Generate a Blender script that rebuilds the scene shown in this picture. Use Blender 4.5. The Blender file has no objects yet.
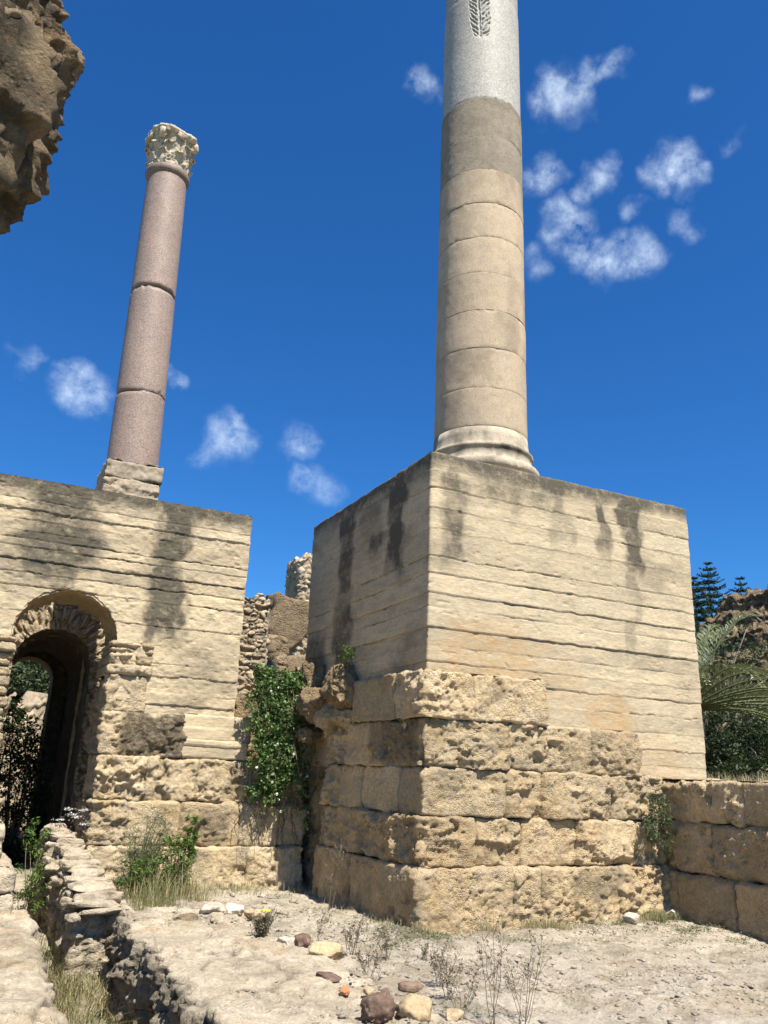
import bpy, bmesh, math, random
import numpy as np
from mathutils import Matrix, Vector

# ------------------------------------------------------------------ scene, camera, light
sc = bpy.context.scene
COL = sc.collection
PI = math.pi
random.seed(7)
RNG = np.random.default_rng(11)

sc.view_settings.view_transform = 'Standard'
sc.view_settings.look = 'None'
sc.view_settings.gamma = 1.0
sc.view_settings.use_curve_mapping = False
sc.view_settings.exposure = 0.84
sc.cycles.max_bounces = 6
sc.cycles.diffuse_bounces = 2
sc.cycles.use_denoising = True

AZ, PIT, RO = math.radians(25.7), math.radians(17.8), .04
fw = Vector((math.sin(AZ)*math.cos(PIT), math.cos(AZ)*math.cos(PIT), math.sin(PIT)))
rt = Vector((math.cos(AZ), -math.sin(AZ), 0)); up = rt.cross(fw)
cR = math.sqrt(1-RO*RO)
Rv = rt*cR + up*RO; Uv = up*cR - rt*RO
cam_d = bpy.data.cameras.new('camera'); cam = bpy.data.objects.new('camera', cam_d); COL.objects.link(cam)
m = Matrix((Rv, Uv, -fw)).transposed().to_4x4(); m.translation = (0, 0, 1.7); cam.matrix_world = m
cam_d.sensor_fit = 'VERTICAL'; cam_d.sensor_height = 24; cam_d.lens = 24*820/1024
cam_d.clip_start = .05; cam_d.clip_end = 4000
sc.camera = cam

SUN_AZ, SUN_EL = math.radians(172.5), math.radians(59)
sv = Vector((math.sin(SUN_AZ)*math.cos(SUN_EL), math.cos(SUN_AZ)*math.cos(SUN_EL), math.sin(SUN_EL)))
sl = bpy.data.lights.new('sun', 'SUN'); so = bpy.data.objects.new('sun', sl); COL.objects.link(so)
sl.energy = 4.9; sl.angle = math.radians(.53); sl.color = (1, .95, .86)
so.rotation_euler = sv.to_track_quat('Z', 'Y').to_euler(); so.location = (0, 0, 60)

CLOUDS = [(0.3265, 0.6214, 0.7122, 0.0159, 4), (0.3235, 0.6292, 0.7067, 0.0114, 3), (0.4519, 0.549, 0.7031, 0.025, 6), (0.4691, 0.5291, 0.7071, 0.0205, 5), (0.4882, 0.5091, 0.7089, 0.0159, 4), (0.4695, 0.5466, 0.6933, 0.0273, 5), (0.4352, 0.5473, 0.7149, 0.0136, 3), (0.4475, 0.5697, 0.6894, 0.0182, 4), (0.5771, 0.5175, 0.6318, 0.025, 6), (0.5707, 0.5335, 0.6242, 0.0205, 5), (0.5925, 0.5125, 0.6216, 0.0205, 5), (0.5747, 0.5071, 0.6423, 0.0136, 3), (0.5173, 0.5731, 0.6356, 0.0205, 5), (0.5181, 0.5603, 0.6462, 0.0136, 3), (0.5173, 0.5836, 0.626, 0.0159, 4), (0.473, 0.6055, 0.64, 0.0205, 5), (0.461, 0.6168, 0.638, 0.0159, 4), (0.5085, 0.6116, 0.6061, 0.0227, 5), (0.5158, 0.6142, 0.5972, 0.0182, 5), (0.5107, 0.6297, 0.5854, 0.0205, 4), (0.5366, 0.6184, 0.5742, 0.0227, 5), (0.5611, 0.6056, 0.5643, 0.025, 6), (0.5875, 0.5871, 0.5569, 0.0227, 5), (0.598, 0.575, 0.5584, 0.0136, 3), (0.563, 0.5699, 0.5985, 0.0148, 3), (0.6067, 0.5385, 0.5847, 0.017, 3), (0.5679, 0.4698, 0.6759, 0.0136, 3), (0.6079, 0.4714, 0.6389, 0.0114, 2), (-0.0063, 0.9071, 0.421, 0.0159, 3), (0.0455, 0.9117, 0.4083, 0.0227, 5), (0.068, 0.9126, 0.4031, 0.025, 5), (0.0331, 0.9082, 0.4172, 0.0159, 4), (0.1514, 0.8885, 0.4333, 0.0136, 4), (0.2156, 0.901, 0.3764, 0.0273, 5), (0.2292, 0.9021, 0.3656, 0.025, 5), (0.2, 0.9122, 0.3576, 0.0159, 3), (0.2346, 0.893, 0.3841, 0.0159, 4), (0.3026, 0.8758, 0.3761, 0.0227, 4), (0.3387, 0.8804, 0.3319, 0.025, 3), (0.3184, 0.8859, 0.3373, 0.0159, 3), (0.498, 0.6601, 0.5624, 0.0182, 3), (0.5562, 0.6172, 0.5565, 0.0205, 4)]

w = bpy.data.worlds.new('World'); sc.world = w; w.use_nodes = True
wt = w.node_tree; wt.nodes.clear()
def WN(t, **k):
    n = wt.nodes.new(t)
    for a, b in k.items(): setattr(n, a, b)
    return n
sky = WN('ShaderNodeTexSky', sky_type='NISHITA', sun_disc=False, sun_elevation=SUN_EL, sun_rotation=SUN_AZ,
         air_density=1.0, dust_density=.35, ozone_density=3.0, altitude=300)
hs = WN('ShaderNodeHueSaturation'); hs.inputs['Saturation'].default_value = 1.22; hs.inputs['Value'].default_value = .9
hs.inputs['Hue'].default_value = .497
wt.links.new(sky.outputs[0], hs.inputs['Color'])
tint = WN('ShaderNodeMix', data_type='RGBA', blend_type='MULTIPLY'); tint.inputs['Factor'].default_value = 1; tint.inputs['B'].default_value = (.54, 1.07, 1.56, 1)
wt.links.new(hs.outputs[0], tint.inputs['A'])
tc = WN('ShaderNodeTexCoord')
n1 = WN('ShaderNodeTexNoise'); n1.inputs['Scale'].default_value = 30; n1.inputs['Detail'].default_value = 9; n1.inputs['Roughness'].default_value = .68
wt.links.new(tc.outputs['Generated'], n1.inputs['Vector'])
n0 = WN('ShaderNodeTexNoise'); n0.inputs['Scale'].default_value = 24; n0.inputs['Detail'].default_value = 8
wt.links.new(tc.outputs['Generated'], n0.inputs['Vector'])
sub = WN('ShaderNodeVectorMath', operation='SUBTRACT'); sub.inputs[1].default_value = (.5, .5, .5)
wt.links.new(n0.outputs['Color'], sub.inputs[0])
scl = WN('ShaderNodeVectorMath', operation='SCALE'); scl.inputs['Scale'].default_value = .062
wt.links.new(sub.outputs[0], scl.inputs[0])
wv = WN('ShaderNodeVectorMath', operation='ADD')
wt.links.new(tc.outputs['Generated'], wv.inputs[0]); wt.links.new(scl.outputs[0], wv.inputs[1])
last = None
for (x, y, z, r, wgt) in CLOUDS:
    d = WN('ShaderNodeVectorMath', operation='DISTANCE'); d.inputs[1].default_value = (x, y, z)
    wt.links.new(wv.outputs[0], d.inputs[0])
    mr = WN('ShaderNodeMapRange', interpolation_type='SMOOTHSTEP')
    mr.inputs['From Min'].default_value = r*1.35; mr.inputs['From Max'].default_value = 0
    mr.inputs['To Min'].default_value = 0; mr.inputs['To Max'].default_value = wgt/6
    wt.links.new(d.outputs['Value'], mr.inputs['Value'])
    if last is None: last = mr.outputs[0]
    else:
        mx = WN('ShaderNodeMath', operation='MAXIMUM'); wt.links.new(last, mx.inputs[0]); wt.links.new(mr.outputs[0], mx.inputs[1]); last = mx.outputs[0]
mn = WN('ShaderNodeMapRange'); mn.inputs['From Min'].default_value = .34; mn.inputs['From Max'].default_value = .74
wt.links.new(n1.outputs[0], mn.inputs['Value'])
ml = WN('ShaderNodeMath', operation='MULTIPLY'); wt.links.new(last, ml.inputs[0]); wt.links.new(mn.outputs[0], ml.inputs[1])
ml2 = WN('ShaderNodeMath', operation='MULTIPLY'); ml2.inputs[1].default_value = .80; wt.links.new(ml.outputs[0], ml2.inputs[0])
mixc = WN('ShaderNodeMix', data_type='RGBA'); mixc.inputs['B'].default_value = (10.5, 12.2, 13.6, 1)
wt.links.new(ml2.outputs[0], mixc.inputs['Factor']); wt.links.new(tint.outputs['Result'], mixc.inputs['A'])
bg = WN('ShaderNodeBackground'); bg.inputs['Strength'].default_value = .063
wo = WN('ShaderNodeOutputWorld')
wt.links.new(mixc.outputs['Result'], bg.inputs['Color']); wt.links.new(bg.outputs[0], wo.inputs['Surface'])

# ------------------------------------------------------------------ noise (numpy)
def _h(ix, iy, iz, seed):
    h = (ix.astype(np.uint32)*np.uint32(374761393) + iy.astype(np.uint32)*np.uint32(668265263)
         + iz.astype(np.uint32)*np.uint32(2147483647) + np.uint32(seed*1013904223 & 0xffffffff))
    h = (h ^ (h >> np.uint32(13)))*np.uint32(1274126177)
    h = (h ^ (h >> np.uint32(16)))*np.uint32(2246822519)
    return h ^ (h >> np.uint32(15))
def vnoise(P, seed=0):                                   # smooth value noise in -1..1
    i = np.floor(P).astype(np.int64); f = P - i; u = f*f*f*(f*(f*6-15)+10)
    out = 0
    for dx in (0, 1):
        wx = u[:, 0] if dx else 1-u[:, 0]
        for dy in (0, 1):
            wy = u[:, 1] if dy else 1-u[:, 1]
            for dz in (0, 1):
                wz = u[:, 2] if dz else 1-u[:, 2]
                out = out + wx*wy*wz*(_h(i[:, 0]+dx, i[:, 1]+dy, i[:, 2]+dz, seed)/4294967295.0)
    return out*2-1
def fbm(P, scale=1, octv=4, seed=0, gain=.5):
    P = P*scale; a = 1; s = 0; t = 0
    for k in range(octv):
        s = s + a*vnoise(P, seed+k*17); t += a; a *= gain; P = P*2.03 + 5.1
    return s/t*1.5
def ridged(P, scale=1, octv=4, seed=0):
    P = P*scale; a = 1; s = 0; t = 0
    for k in range(octv):
        s = s + a*(1-np.abs(vnoise(P, seed+k*17))*2); t += a; a *= .5; P = P*2.03 + 5.1
    return s/t
def worley(P, scale=1, seed=0):                          # F1, F2, cell value
    P = P*scale; i = np.floor(P).astype(np.int64); n = len(P)
    f1 = np.full(n, 9.); f2 = np.full(n, 9.); cid = np.zeros(n)
    for dx in (-1, 0, 1):
        for dy in (-1, 0, 1):
            for dz in (-1, 0, 1):
                c = i + np.array((dx, dy, dz))
                j = np.stack([_h(c[:, 0], c[:, 1], c[:, 2], seed+q)/4294967295.0 for q in (1, 2, 3)], 1)
                d = np.sqrt(((c+j-P)**2).sum(1))
                m1 = d < f1
                f2 = np.where(m1, f1, np.minimum(f2, d))
                cid = np.where(m1, _h(c[:, 0], c[:, 1], c[:, 2], seed+9)/4294967295.0, cid)
                f1 = np.where(m1, d, f1)
    return f1, f2, cid
def sstep(a, b, x):
    t = np.clip((x-a)/(b-a), 0, 1); return t*t*(3-2*t)
def hash1(a, seed=0):
    a = np.atleast_1d(a); z = np.zeros_like(a, dtype=np.int64)
    return _h(a.astype(np.int64), z, z, seed)/4294967295.0

# ------------------------------------------------------------------ mesh and object helpers
def mesh_obj(name, V, Fq, mat, parent=None, attrs=None, smooth=True, tris=None, ngons=None, mats=None, fmat=None):
    me = bpy.data.meshes.new(name)
    V = np.asarray(V, dtype=np.float32)
    parts = []; starts = []; tot = []
    for F, k in ((Fq, 4), (tris, 3)):
        if F is not None and len(F):
            F = np.asarray(F, dtype=np.int32); parts.append(F.ravel()); tot += [k]*len(F)
    for g in (ngons or []):
        parts.append(np.asarray(g, dtype=np.int32)); tot.append(len(g))
    tot = np.array(tot, dtype=np.int32); li = np.concatenate(parts)
    me.vertices.add(len(V)); me.vertices.foreach_set('co', V.ravel())
    me.loops.add(len(li)); me.loops.foreach_set('vertex_index', li)
    me.polygons.add(len(tot)); st = np.concatenate([[0], np.cumsum(tot)[:-1]]).astype(np.int32)
    me.polygons.foreach_set('loop_start', st); me.polygons.foreach_set('loop_total', tot)
    if smooth: me.polygons.foreach_set('use_smooth', np.ones(len(tot), dtype=bool))
    me.update(calc_edges=True)
    for k, a in (attrs or {}).items():
        at = me.attributes.new(k, 'FLOAT', 'POINT'); at.data.foreach_set('value', np.asarray(a, dtype=np.float32))
    me.materials.append(mat)
    o = bpy.data.objects.new(name, me); COL.objects.link(o)
    if parent: o.parent = parent
    return o
def tag(o, label=None, cat=None, group=None, kind=None):
    for k, v in (('label', label), ('category', cat), ('group', group), ('kind', kind)):
        if v: o[k] = v
    return o
def empty(name, label, cat, group=None, loc=(0, 0, 0)):
    o = bpy.data.objects.new(name, None); COL.objects.link(o); o.location = loc; o.empty_display_size = .2
    return tag(o, label, cat, group)
def gridF(nu, nv, off=0, wrap=False):                    # vertex index = i*nv + j  (u along, v up)
    nI = nu if wrap else nu-1
    i = np.arange(nI)[:, None]; j = np.arange(nv-1)[None, :]
    a = i*nv+j; b = ((i+1) % nu)*nv+j
    return (np.stack([a, b, b+1, a+1], -1).reshape(-1, 4)+off)
class Acc:                                               # collects surfaces of ONE mesh
    def __init__(s): s.V = []; s.Q = []; s.T = []; s.N = []; s.A = {}; s.n = 0
    def add(s, V, Q=None, T=None, N=None, **at):
        V = np.asarray(V, float)
        if Q is not None and len(Q): s.Q.append(np.asarray(Q)+s.n)
        if T is not None and len(T): s.T.append(np.asarray(T)+s.n)
        for g in (N or []): s.N.append(np.asarray(g)+s.n)
        for k in set(list(at)+list(s.A)):
            s.A.setdefault(k, [np.zeros(s.n)] if s.n else [])
            v = at.get(k, 0); s.A[k].append(np.broadcast_to(np.asarray(v, float), (len(V),)))
        s.V.append(V); s.n += len(V)
    def build(s, name, mat, parent=None, smooth=True):
        return mesh_obj(name, np.concatenate(s.V), np.concatenate(s.Q) if s.Q else None, mat, parent,
                        {k: np.concatenate(v) for k, v in s.A.items()}, smooth,
                        np.concatenate(s.T) if s.T else None, s.N)
def loop_path(x0, x1, y0, y1, ds, dense, r=.06, coarse=.3):
    pts = []
    def side(a, b, n, key):
        L = math.dist(a, b); st = ds if key in dense else coarse
        k = max(2, int(L/st)); 
        for q in range(k+1): t = q/k; pts.append((a[0]+(b[0]-a[0])*t, a[1]+(b[1]-a[1])*t, n[0], n[1], key))
    def arc(cx, cy, a0):
        k = max(2, int(r*1.57/ds))
        for q in range(1, k):
            a = a0 + PI/2*q/k; pts.append((cx+r*math.cos(a), cy+r*math.sin(a), math.cos(a), math.sin(a), 'c'))
    side((x0, y1-r), (x0, y0+r), (-1, 0), '-X'); arc(x0+r, y0+r, PI)
    side((x0+r, y0), (x1-r, y0), (0, -1), '-Y'); arc(x1-r, y0+r, 1.5*PI)
    side((x1, y0+r), (x1, y1-r), (1, 0), '+X'); arc(x1-r, y1-r, 0)
    side((x1-r, y1), (x0+r, y1), (0, 1), '+Y'); arc(x0+r, y1-r, PI/2)
    a = np.array([p[:4] for p in pts]); return a, [p[4] for p in pts]
def stack(acc, x0, x1, y0, y1, z0, z1, ds, dense, disp, r=.06, edge=.03, ewid=.05, topn=.012, botcap=False, seed=0):
    path, keys = loop_path(x0, x1, y0, y1, ds, dense, r)
    nu = len(path); nv = max(4, int((z1-z0)/ds)+1); zz = np.linspace(0, 1, nv)
    P = np.zeros((nu, nv, 3)); P[:, :, 0] = path[:, None, 0]; P[:, :, 1] = path[:, None, 1]; P[:, :, 2] = z0+(z1-z0)*zz[None]
    N = np.zeros((nu, nv, 3)); N[:, :, 0] = path[:, None, 2]; N[:, :, 1] = path[:, None, 3]
    Pf = P.reshape(-1, 3); Nf = N.reshape(-1, 3)
    d, at = disp(Pf, Nf)
    dz = np.minimum(Pf[:, 2]-z0, z1-Pf[:, 2])
    e = np.clip(1-dz/(ewid*(1+.8*fbm(Pf, 3, 2, seed+5))), 0, 1)
    V = Pf + Nf*(d-edge*e**2)[:, None]
    V[:, 2] += topn*fbm(Pf*[1, 1, .2], 5, 3, seed+3)
    Q = gridF(nu, nv, 0, True)
    # top rings
    G = V.reshape(nu, nv, 3); Nn = N[:, 0]; prev = np.arange(nu)*nv+nv-1
    Vs = [V]; Qs = [Q]; n = len(V)
    for ins in (.03, .07, .13, .22):
        ring = G[:, -1] - Nn*ins; ring[:, 2] = z1 + topn*1.3*fbm(ring*[1, 1, 0], 6, 3, seed+8)+.004
        Vs.append(ring); cur = np.arange(nu)+n; n += nu
        Qs.append(np.stack([prev, np.roll(prev, -1), np.roll(cur, -1), cur], 1)); prev = cur
    ats = {k: np.concatenate([v]+[v.reshape(nu, nv)[:, -1]]*4) for k, v in at.items()}
    acc.add(np.concatenate(Vs), np.concatenate(Qs), None, [prev], **ats)
def face(acc, o, u, v, nu, nv, n, disp=None, keep=None, fade=.03, flip=False, ubounds=None):
    o, u, v, n = map(lambda a: np.asarray(a, float), (o, u, v, n))
    a = np.linspace(0, 1, nu)[:, None, None]; b = np.linspace(0, 1, nv)[None, :, None]
    P = (o + a*u + b*v).reshape(-1, 3)
    if disp: d, at = disp(P, np.broadcast_to(n, P.shape))
    else: d, at = np.zeros(len(P)), {}
    lu = np.linalg.norm(u); lv = np.linalg.norm(v)
    A = np.broadcast_to(a, (nu, nv, 1)).ravel(); B = np.broadcast_to(b, (nu, nv, 1)).ravel()
    ed = np.minimum(np.minimum(A, 1-A)*lu, np.minimum(B, 1-B)*lv)
    V = P + n*(d*np.clip(ed/fade, 0, 1))[:, None]
    V += .012*np.stack([fbm(P, 7, 3, 41), fbm(P, 7, 3, 42), fbm(P, 7, 3, 43)], 1)
    Q = gridF(nu, nv)
    if flip: Q = Q[:, ::-1]
    if keep is not None:
        c = P[Q].mean(1); Q = Q[keep(c)]
    acc.add(V, Q, **at)

# ------------------------------------------------------------------ materials
def base_mat(name, rough=.9, spec=.2):
    M = bpy.data.materials.new(name); M.use_nodes = True; nt = M.node_tree
    b = nt.nodes['Principled BSDF']; b.inputs['Roughness'].default_value = rough
    b.inputs['Specular IOR Level'].default_value = spec
    return M, nt, b
def stone_mat(name, cols, scales=(.9, 4.5, 28), stretch=(1, 1, 1), dark=(.07, .058, .042), bump=.5, bscale=(35, 130), bdist=.02,
              rough=.92, speck=None, pits=0, spec=.15):
    """cols: main, second, third. 'tint' lightens a block, 'stain' lays lichen/soot and painted shade, 'warm' the ochre."""
    M, nt, b = base_mat(name, rough, spec); N = nt.nodes.new; L = nt.links.new
    g = N('ShaderNodeNewGeometry'); mp = N('ShaderNodeMapping'); mp.inputs['Scale'].default_value = stretch
    L(g.outputs['Position'], mp.inputs['Vector'])
    def noise(s, d=5, r=.6, vec=None, dist=0):
        n = N('ShaderNodeTexNoise'); n.inputs['Scale'].default_value = s; n.inputs['Detail'].default_value = d
        n.inputs['Roughness'].default_value = r; n.inputs['Distortion'].default_value = dist; L(vec or mp.outputs[0], n.inputs['Vector']); return n.outputs[0]
    def ramp(x, a, c):
        n = N('ShaderNodeMapRange'); n.inputs['From Min'].default_value = a; n.inputs['From Max'].default_value = c; L(x, n.inputs['Value']); return n.outputs[0]
    def mix(f, A, B, bt='MIX', fv=None):
        n = N('ShaderNodeMix'); n.data_type = 'RGBA'; n.blend_type = bt
        if f is None: n.inputs['Factor'].default_value = fv
        else: L(f, n.inputs['Factor'])
        for s, v in (('A', A), ('B', B)):
            if isinstance(v, tuple): n.inputs[s].default_value = (*v, 1)
            else: L(v, n.inputs[s])
        return n.outputs['Result']
    def math_(op, A, B):
        n = N('ShaderNodeMath'); n.operation = op
        for i, v in enumerate((A, B)):
            if isinstance(v, (int, float)): n.inputs[i].default_value = v
            else: L(v, n.inputs[i])
        return n.outputs[0]
    def attr(k):
        n = N('ShaderNodeAttribute'); n.attribute_name = k; return n.outputs['Fac']
    c = mix(ramp(noise(scales[0]), .38, .62), cols[0], cols[1])
    c = mix(ramp(noise(scales[1], 6, .65), .46, .72), c, cols[2])
    fine = noise(scales[2], 5, .7)
    c = mix(None, c, mix(ramp(fine, .3, .7), (.62, .62, .62), (1.25, 1.25, 1.25)), 'MULTIPLY', .75)
    if speck:
        vo = N('ShaderNodeTexVoronoi'); vo.inputs['Scale'].default_value = speck[0]; L(mp.outputs[0], vo.inputs['Vector'])
        sp = N('ShaderNodeSeparateColor'); L(vo.outputs['Color'], sp.inputs[0])
        c = mix(ramp(sp.outputs[0], .62, .8), c, speck[1]); c = mix(ramp(sp.outputs[1], .8, .88), c, speck[2])
    tn = math_('ADD', attr('tint'), 1.0)
    c = mix(None, c, tn, 'MULTIPLY', 1.0)
    c = mix(math_('MULTIPLY', attr('warm'), ramp(noise(6, 5), .3, .7)), c, (.42, .25, .10))
    sm = math_('MULTIPLY', attr('stain'), ramp(noise(7, 9, .8, g.outputs['Position']), .19, .52))
    sm = math_('MINIMUM', sm, .93)
    c = mix(sm, c, dark)
    L(c, b.inputs['Base Color'])
    h = math_('ADD', math_('ADD', math_('MULTIPLY', noise(bscale[0], 8, .78), 1.2), math_('MULTIPLY', noise(bscale[0]*.35, 8, .75), 1.3)), math_('MULTIPLY', noise(bscale[1], 4, .7, g.outputs['Position']), .4))
    if pits:
        vo = N('ShaderNodeTexVoronoi'); vo.inputs['Scale'].default_value = pits; L(g.outputs['Position'], vo.inputs['Vector'])
        h = math_('ADD', h, math_('MULTIPLY', math_('MULTIPLY', math_('SUBTRACT', ramp(vo.outputs['Distance'], 0, .5), 1.0), ramp(noise(3.2, 4, .6), .42, .6)), 1.0))
    bp = N('ShaderNodeBump'); bp.inputs['Strength'].default_value = bump; bp.inputs['Distance'].default_value = bdist
    L(h, bp.inputs['Height']); L(bp.outputs[0], b.inputs['Normal'])
    return M
M_CONC = stone_mat('board_marked_concrete', ((.56, .445, .285), (.49, .395, .26), (.39, .325, .22)), stretch=(.6, .6, 3.2), scales=(.8, 3.2, 22),
                   bump=.38, bscale=(30, 120), dark=(.085, .075, .055))
M_ASH = stone_mat('ochre_ashlar', ((.68, .525, .32), (.61, .455, .255), (.54, .44, .305)), scales=(1.3, 4.5, 26), bump=.95, bscale=(28, 95), bdist=.032, pits=44)
M_ASHP = stone_mat('pale_ashlar', ((.65, .52, .335), (.59, .45, .26), (.52, .43, .31)), scales=(1.3, 5, 30), bump=.95, bscale=(30, 95), bdist=.03, pits=48)
M_RUB = stone_mat('rubble_masonry', ((.58, .47, .32), (.48, .38, .25), (.38, .31, .23)), scales=(2.2, 8, 34), bump=.8, bscale=(25, 90), bdist=.03)
M_CLIFF = stone_mat('weathered_ruin', ((.52, .385, .225), (.41, .29, .165), (.26, .20, .135)), scales=(1.6, 6, 26), bump=1.0, bscale=(16, 60), bdist=.07, pits=20)
M_GRAN = stone_mat('pink_granite', ((.36, .25, .185), (.325, .232, .175), (.29, .215, .165)), scales=(.7, 2.5, 60), bump=.12, bdist=.004, rough=.6,
                   speck=(85, (.20, .15, .13), (.40, .31, .26)), spec=.35)
M_DRUM = stone_mat('column_concrete', ((.54, .415, .275), (.50, .385, .26), (.43, .34, .24)), scales=(1.2, 5, 45), bump=.35, bscale=(50, 160), bdist=.012)
M_DRUMG = stone_mat('column_granular', ((.40, .33, .235), (.35, .29, .21), (.29, .245, .18)), scales=(1.4, 7, 55), bump=.7, bscale=(60, 160), bdist=.014)
M_MARB = stone_mat('grey_white_marble', ((.47, .435, .355), (.42, .39, .32), (.36, .33, .27)), scales=(1.2, 6, 50), bump=.15, bdist=.006, rough=.65, spec=.35,
                   speck=(48, (.31, .29, .25), (.52, .485, .41)), dark=(.20, .185, .165))
M_BASE = stone_mat('column_base_marble', ((.50, .41, .295), (.43, .355, .255), (.34, .29, .215)), scales=(1.5, 6, 40), bump=.25, bdist=.008)
M_CAP = stone_mat('capital_marble', ((.60, .51, .37), (.56, .47, .335), (.50, .42, .295)), scales=(3, 9, 40), bump=.4, bdist=.015)
M_GND = stone_mat('pale_dusty_ground', ((.54, .475, .37), (.48, .41, .31), (.37, .31, .23)), scales=(1.1, 6, 38), bump=.9, bscale=(22, 90), bdist=.03, dark=(.13, .12, .055))
M_SLAB = stone_mat('pale_limestone_slab', ((.54, .46, .335), (.48, .395, .28), (.36, .305, .225)), scales=(1.5, 6, 30), stretch=(1, 1, 2), bump=.8, bscale=(20, 80), bdist=.025, pits=40)
M_RED = stone_mat('red_brown_rock', ((.22, .135, .10), (.16, .10, .075), (.32, .24, .17)), scales=(5, 14, 50), bump=.6)
M_YEL = stone_mat('ochre_rock', ((.56, .42, .24), (.48, .35, .20), (.46, .39, .28)), scales=(5, 14, 50), bump=.6)
M_WHT = stone_mat('white_rock', ((.66, .60, .48), (.58, .50, .38), (.48, .42, .32)), scales=(5, 14, 50), bump=.6)
M_ORG = stone_mat('orange_brick_rock', ((.50, .22, .10), (.42, .20, .10), (.40, .28, .18)), scales=(6, 14, 50), bump=.6)
M_HILL = stone_mat('hill_earth', ((.15, .14, .07), (.10, .11, .05), (.25, .21, .13)), scales=(.1, .6, 5), bump=.5)

def leaf_mat(name, c1, c2, c3=None, trans=.25, rough=.55, scale=3):
    M, nt, b = base_mat(name, rough, .3); N = nt.nodes.new; L = nt.links.new
    g = N('ShaderNodeNewGeometry'); n = N('ShaderNodeTexNoise'); n.inputs['Scale'].default_value = scale; n.inputs['Detail'].default_value = 4
    L(g.outputs['Position'], n.inputs['Vector'])
    r = N('ShaderNodeMapRange'); r.inputs['From Min'].default_value = .35; r.inputs['From Max'].default_value = .65; L(n.outputs[0], r.inputs['Value'])
    mx = N('ShaderNodeMix'); mx.data_type = 'RGBA'; mx.inputs['A'].default_value = (*c1, 1); mx.inputs['B'].default_value = (*c2, 1); L(r.outputs[0], mx.inputs['Factor'])
    r2 = N('ShaderNodeMapRange'); r2.inputs['From Min'].default_value = .6; r2.inputs['From Max'].default_value = 1; L(g.outputs['Random Per Island'], r2.inputs['Value'])
    m2 = N('ShaderNodeMix'); m2.data_type = 'RGBA'; m2.inputs['B'].default_value = (*(c3 or c2), 1); L(mx.outputs['Result'], m2.inputs['A']); L(r2.outputs[0], m2.inputs['Factor'])
    L(m2.outputs['Result'], b.inputs['Base Color'])
    t = N('ShaderNodeBsdfTranslucent'); L(m2.outputs['Result'], t.inputs['Color'])
    ms = N('ShaderNodeMixShader'); ms.inputs[0].default_value = trans; L(b.outputs[0], ms.inputs[1]); L(t.outputs[0], ms.inputs[2])
    L(ms.outputs[0], nt.nodes['Material Output'].inputs['Surface'])
    return M
L_CAPER = leaf_mat('caper_leaf', (.075, .145, .035), (.12, .20, .05), (.25, .31, .14))
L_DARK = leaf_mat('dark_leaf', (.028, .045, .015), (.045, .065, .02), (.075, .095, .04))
L_BUSH = leaf_mat('fresh_leaf', (.07, .13, .02), (.10, .17, .03), (.16, .20, .06))
L_GREY = leaf_mat('grey_green_leaf', (.09, .12, .05), (.12, .15, .07), (.2, .2, .12))
L_GRASS = leaf_mat('green_grass', (.13, .15, .045), (.21, .21, .08), (.36, .31, .16), scale=1.5)
L_DRY = leaf_mat('dry_grass', (.42, .36, .20), (.33, .28, .15), (.52, .46, .29), scale=1.5)
L_STALK = leaf_mat('dead_stalk', (.17, .14, .09), (.24, .19, .12), (.12, .09, .06), trans=.05)
L_PALM = leaf_mat('palm_leaflet', (.12, .155, .065), (.19, .21, .10), (.42, .42, .28), trans=.15)
L_PINE = leaf_mat('pine_needle', (.018, .045, .028), (.03, .06, .035), trans=.1)
L_WOOD = leaf_mat('twig_bark', (.12, .09, .06), (.18, .14, .09), trans=0.0)
L_PETAL = leaf_mat('yellow_petal', (.75, .60, .03), (.8, .65, .05))
L_WHITEF = leaf_mat('white_flower', (.7, .68, .6), (.75, .73, .68))
def flat_mat(name, c, rough=.6):
    M, nt, b = base_mat(name, rough); b.inputs['Base Color'].default_value = (*c, 1); return M
M_PAPER = flat_mat('crumpled_white_paper', (.82, .82, .8))

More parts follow.
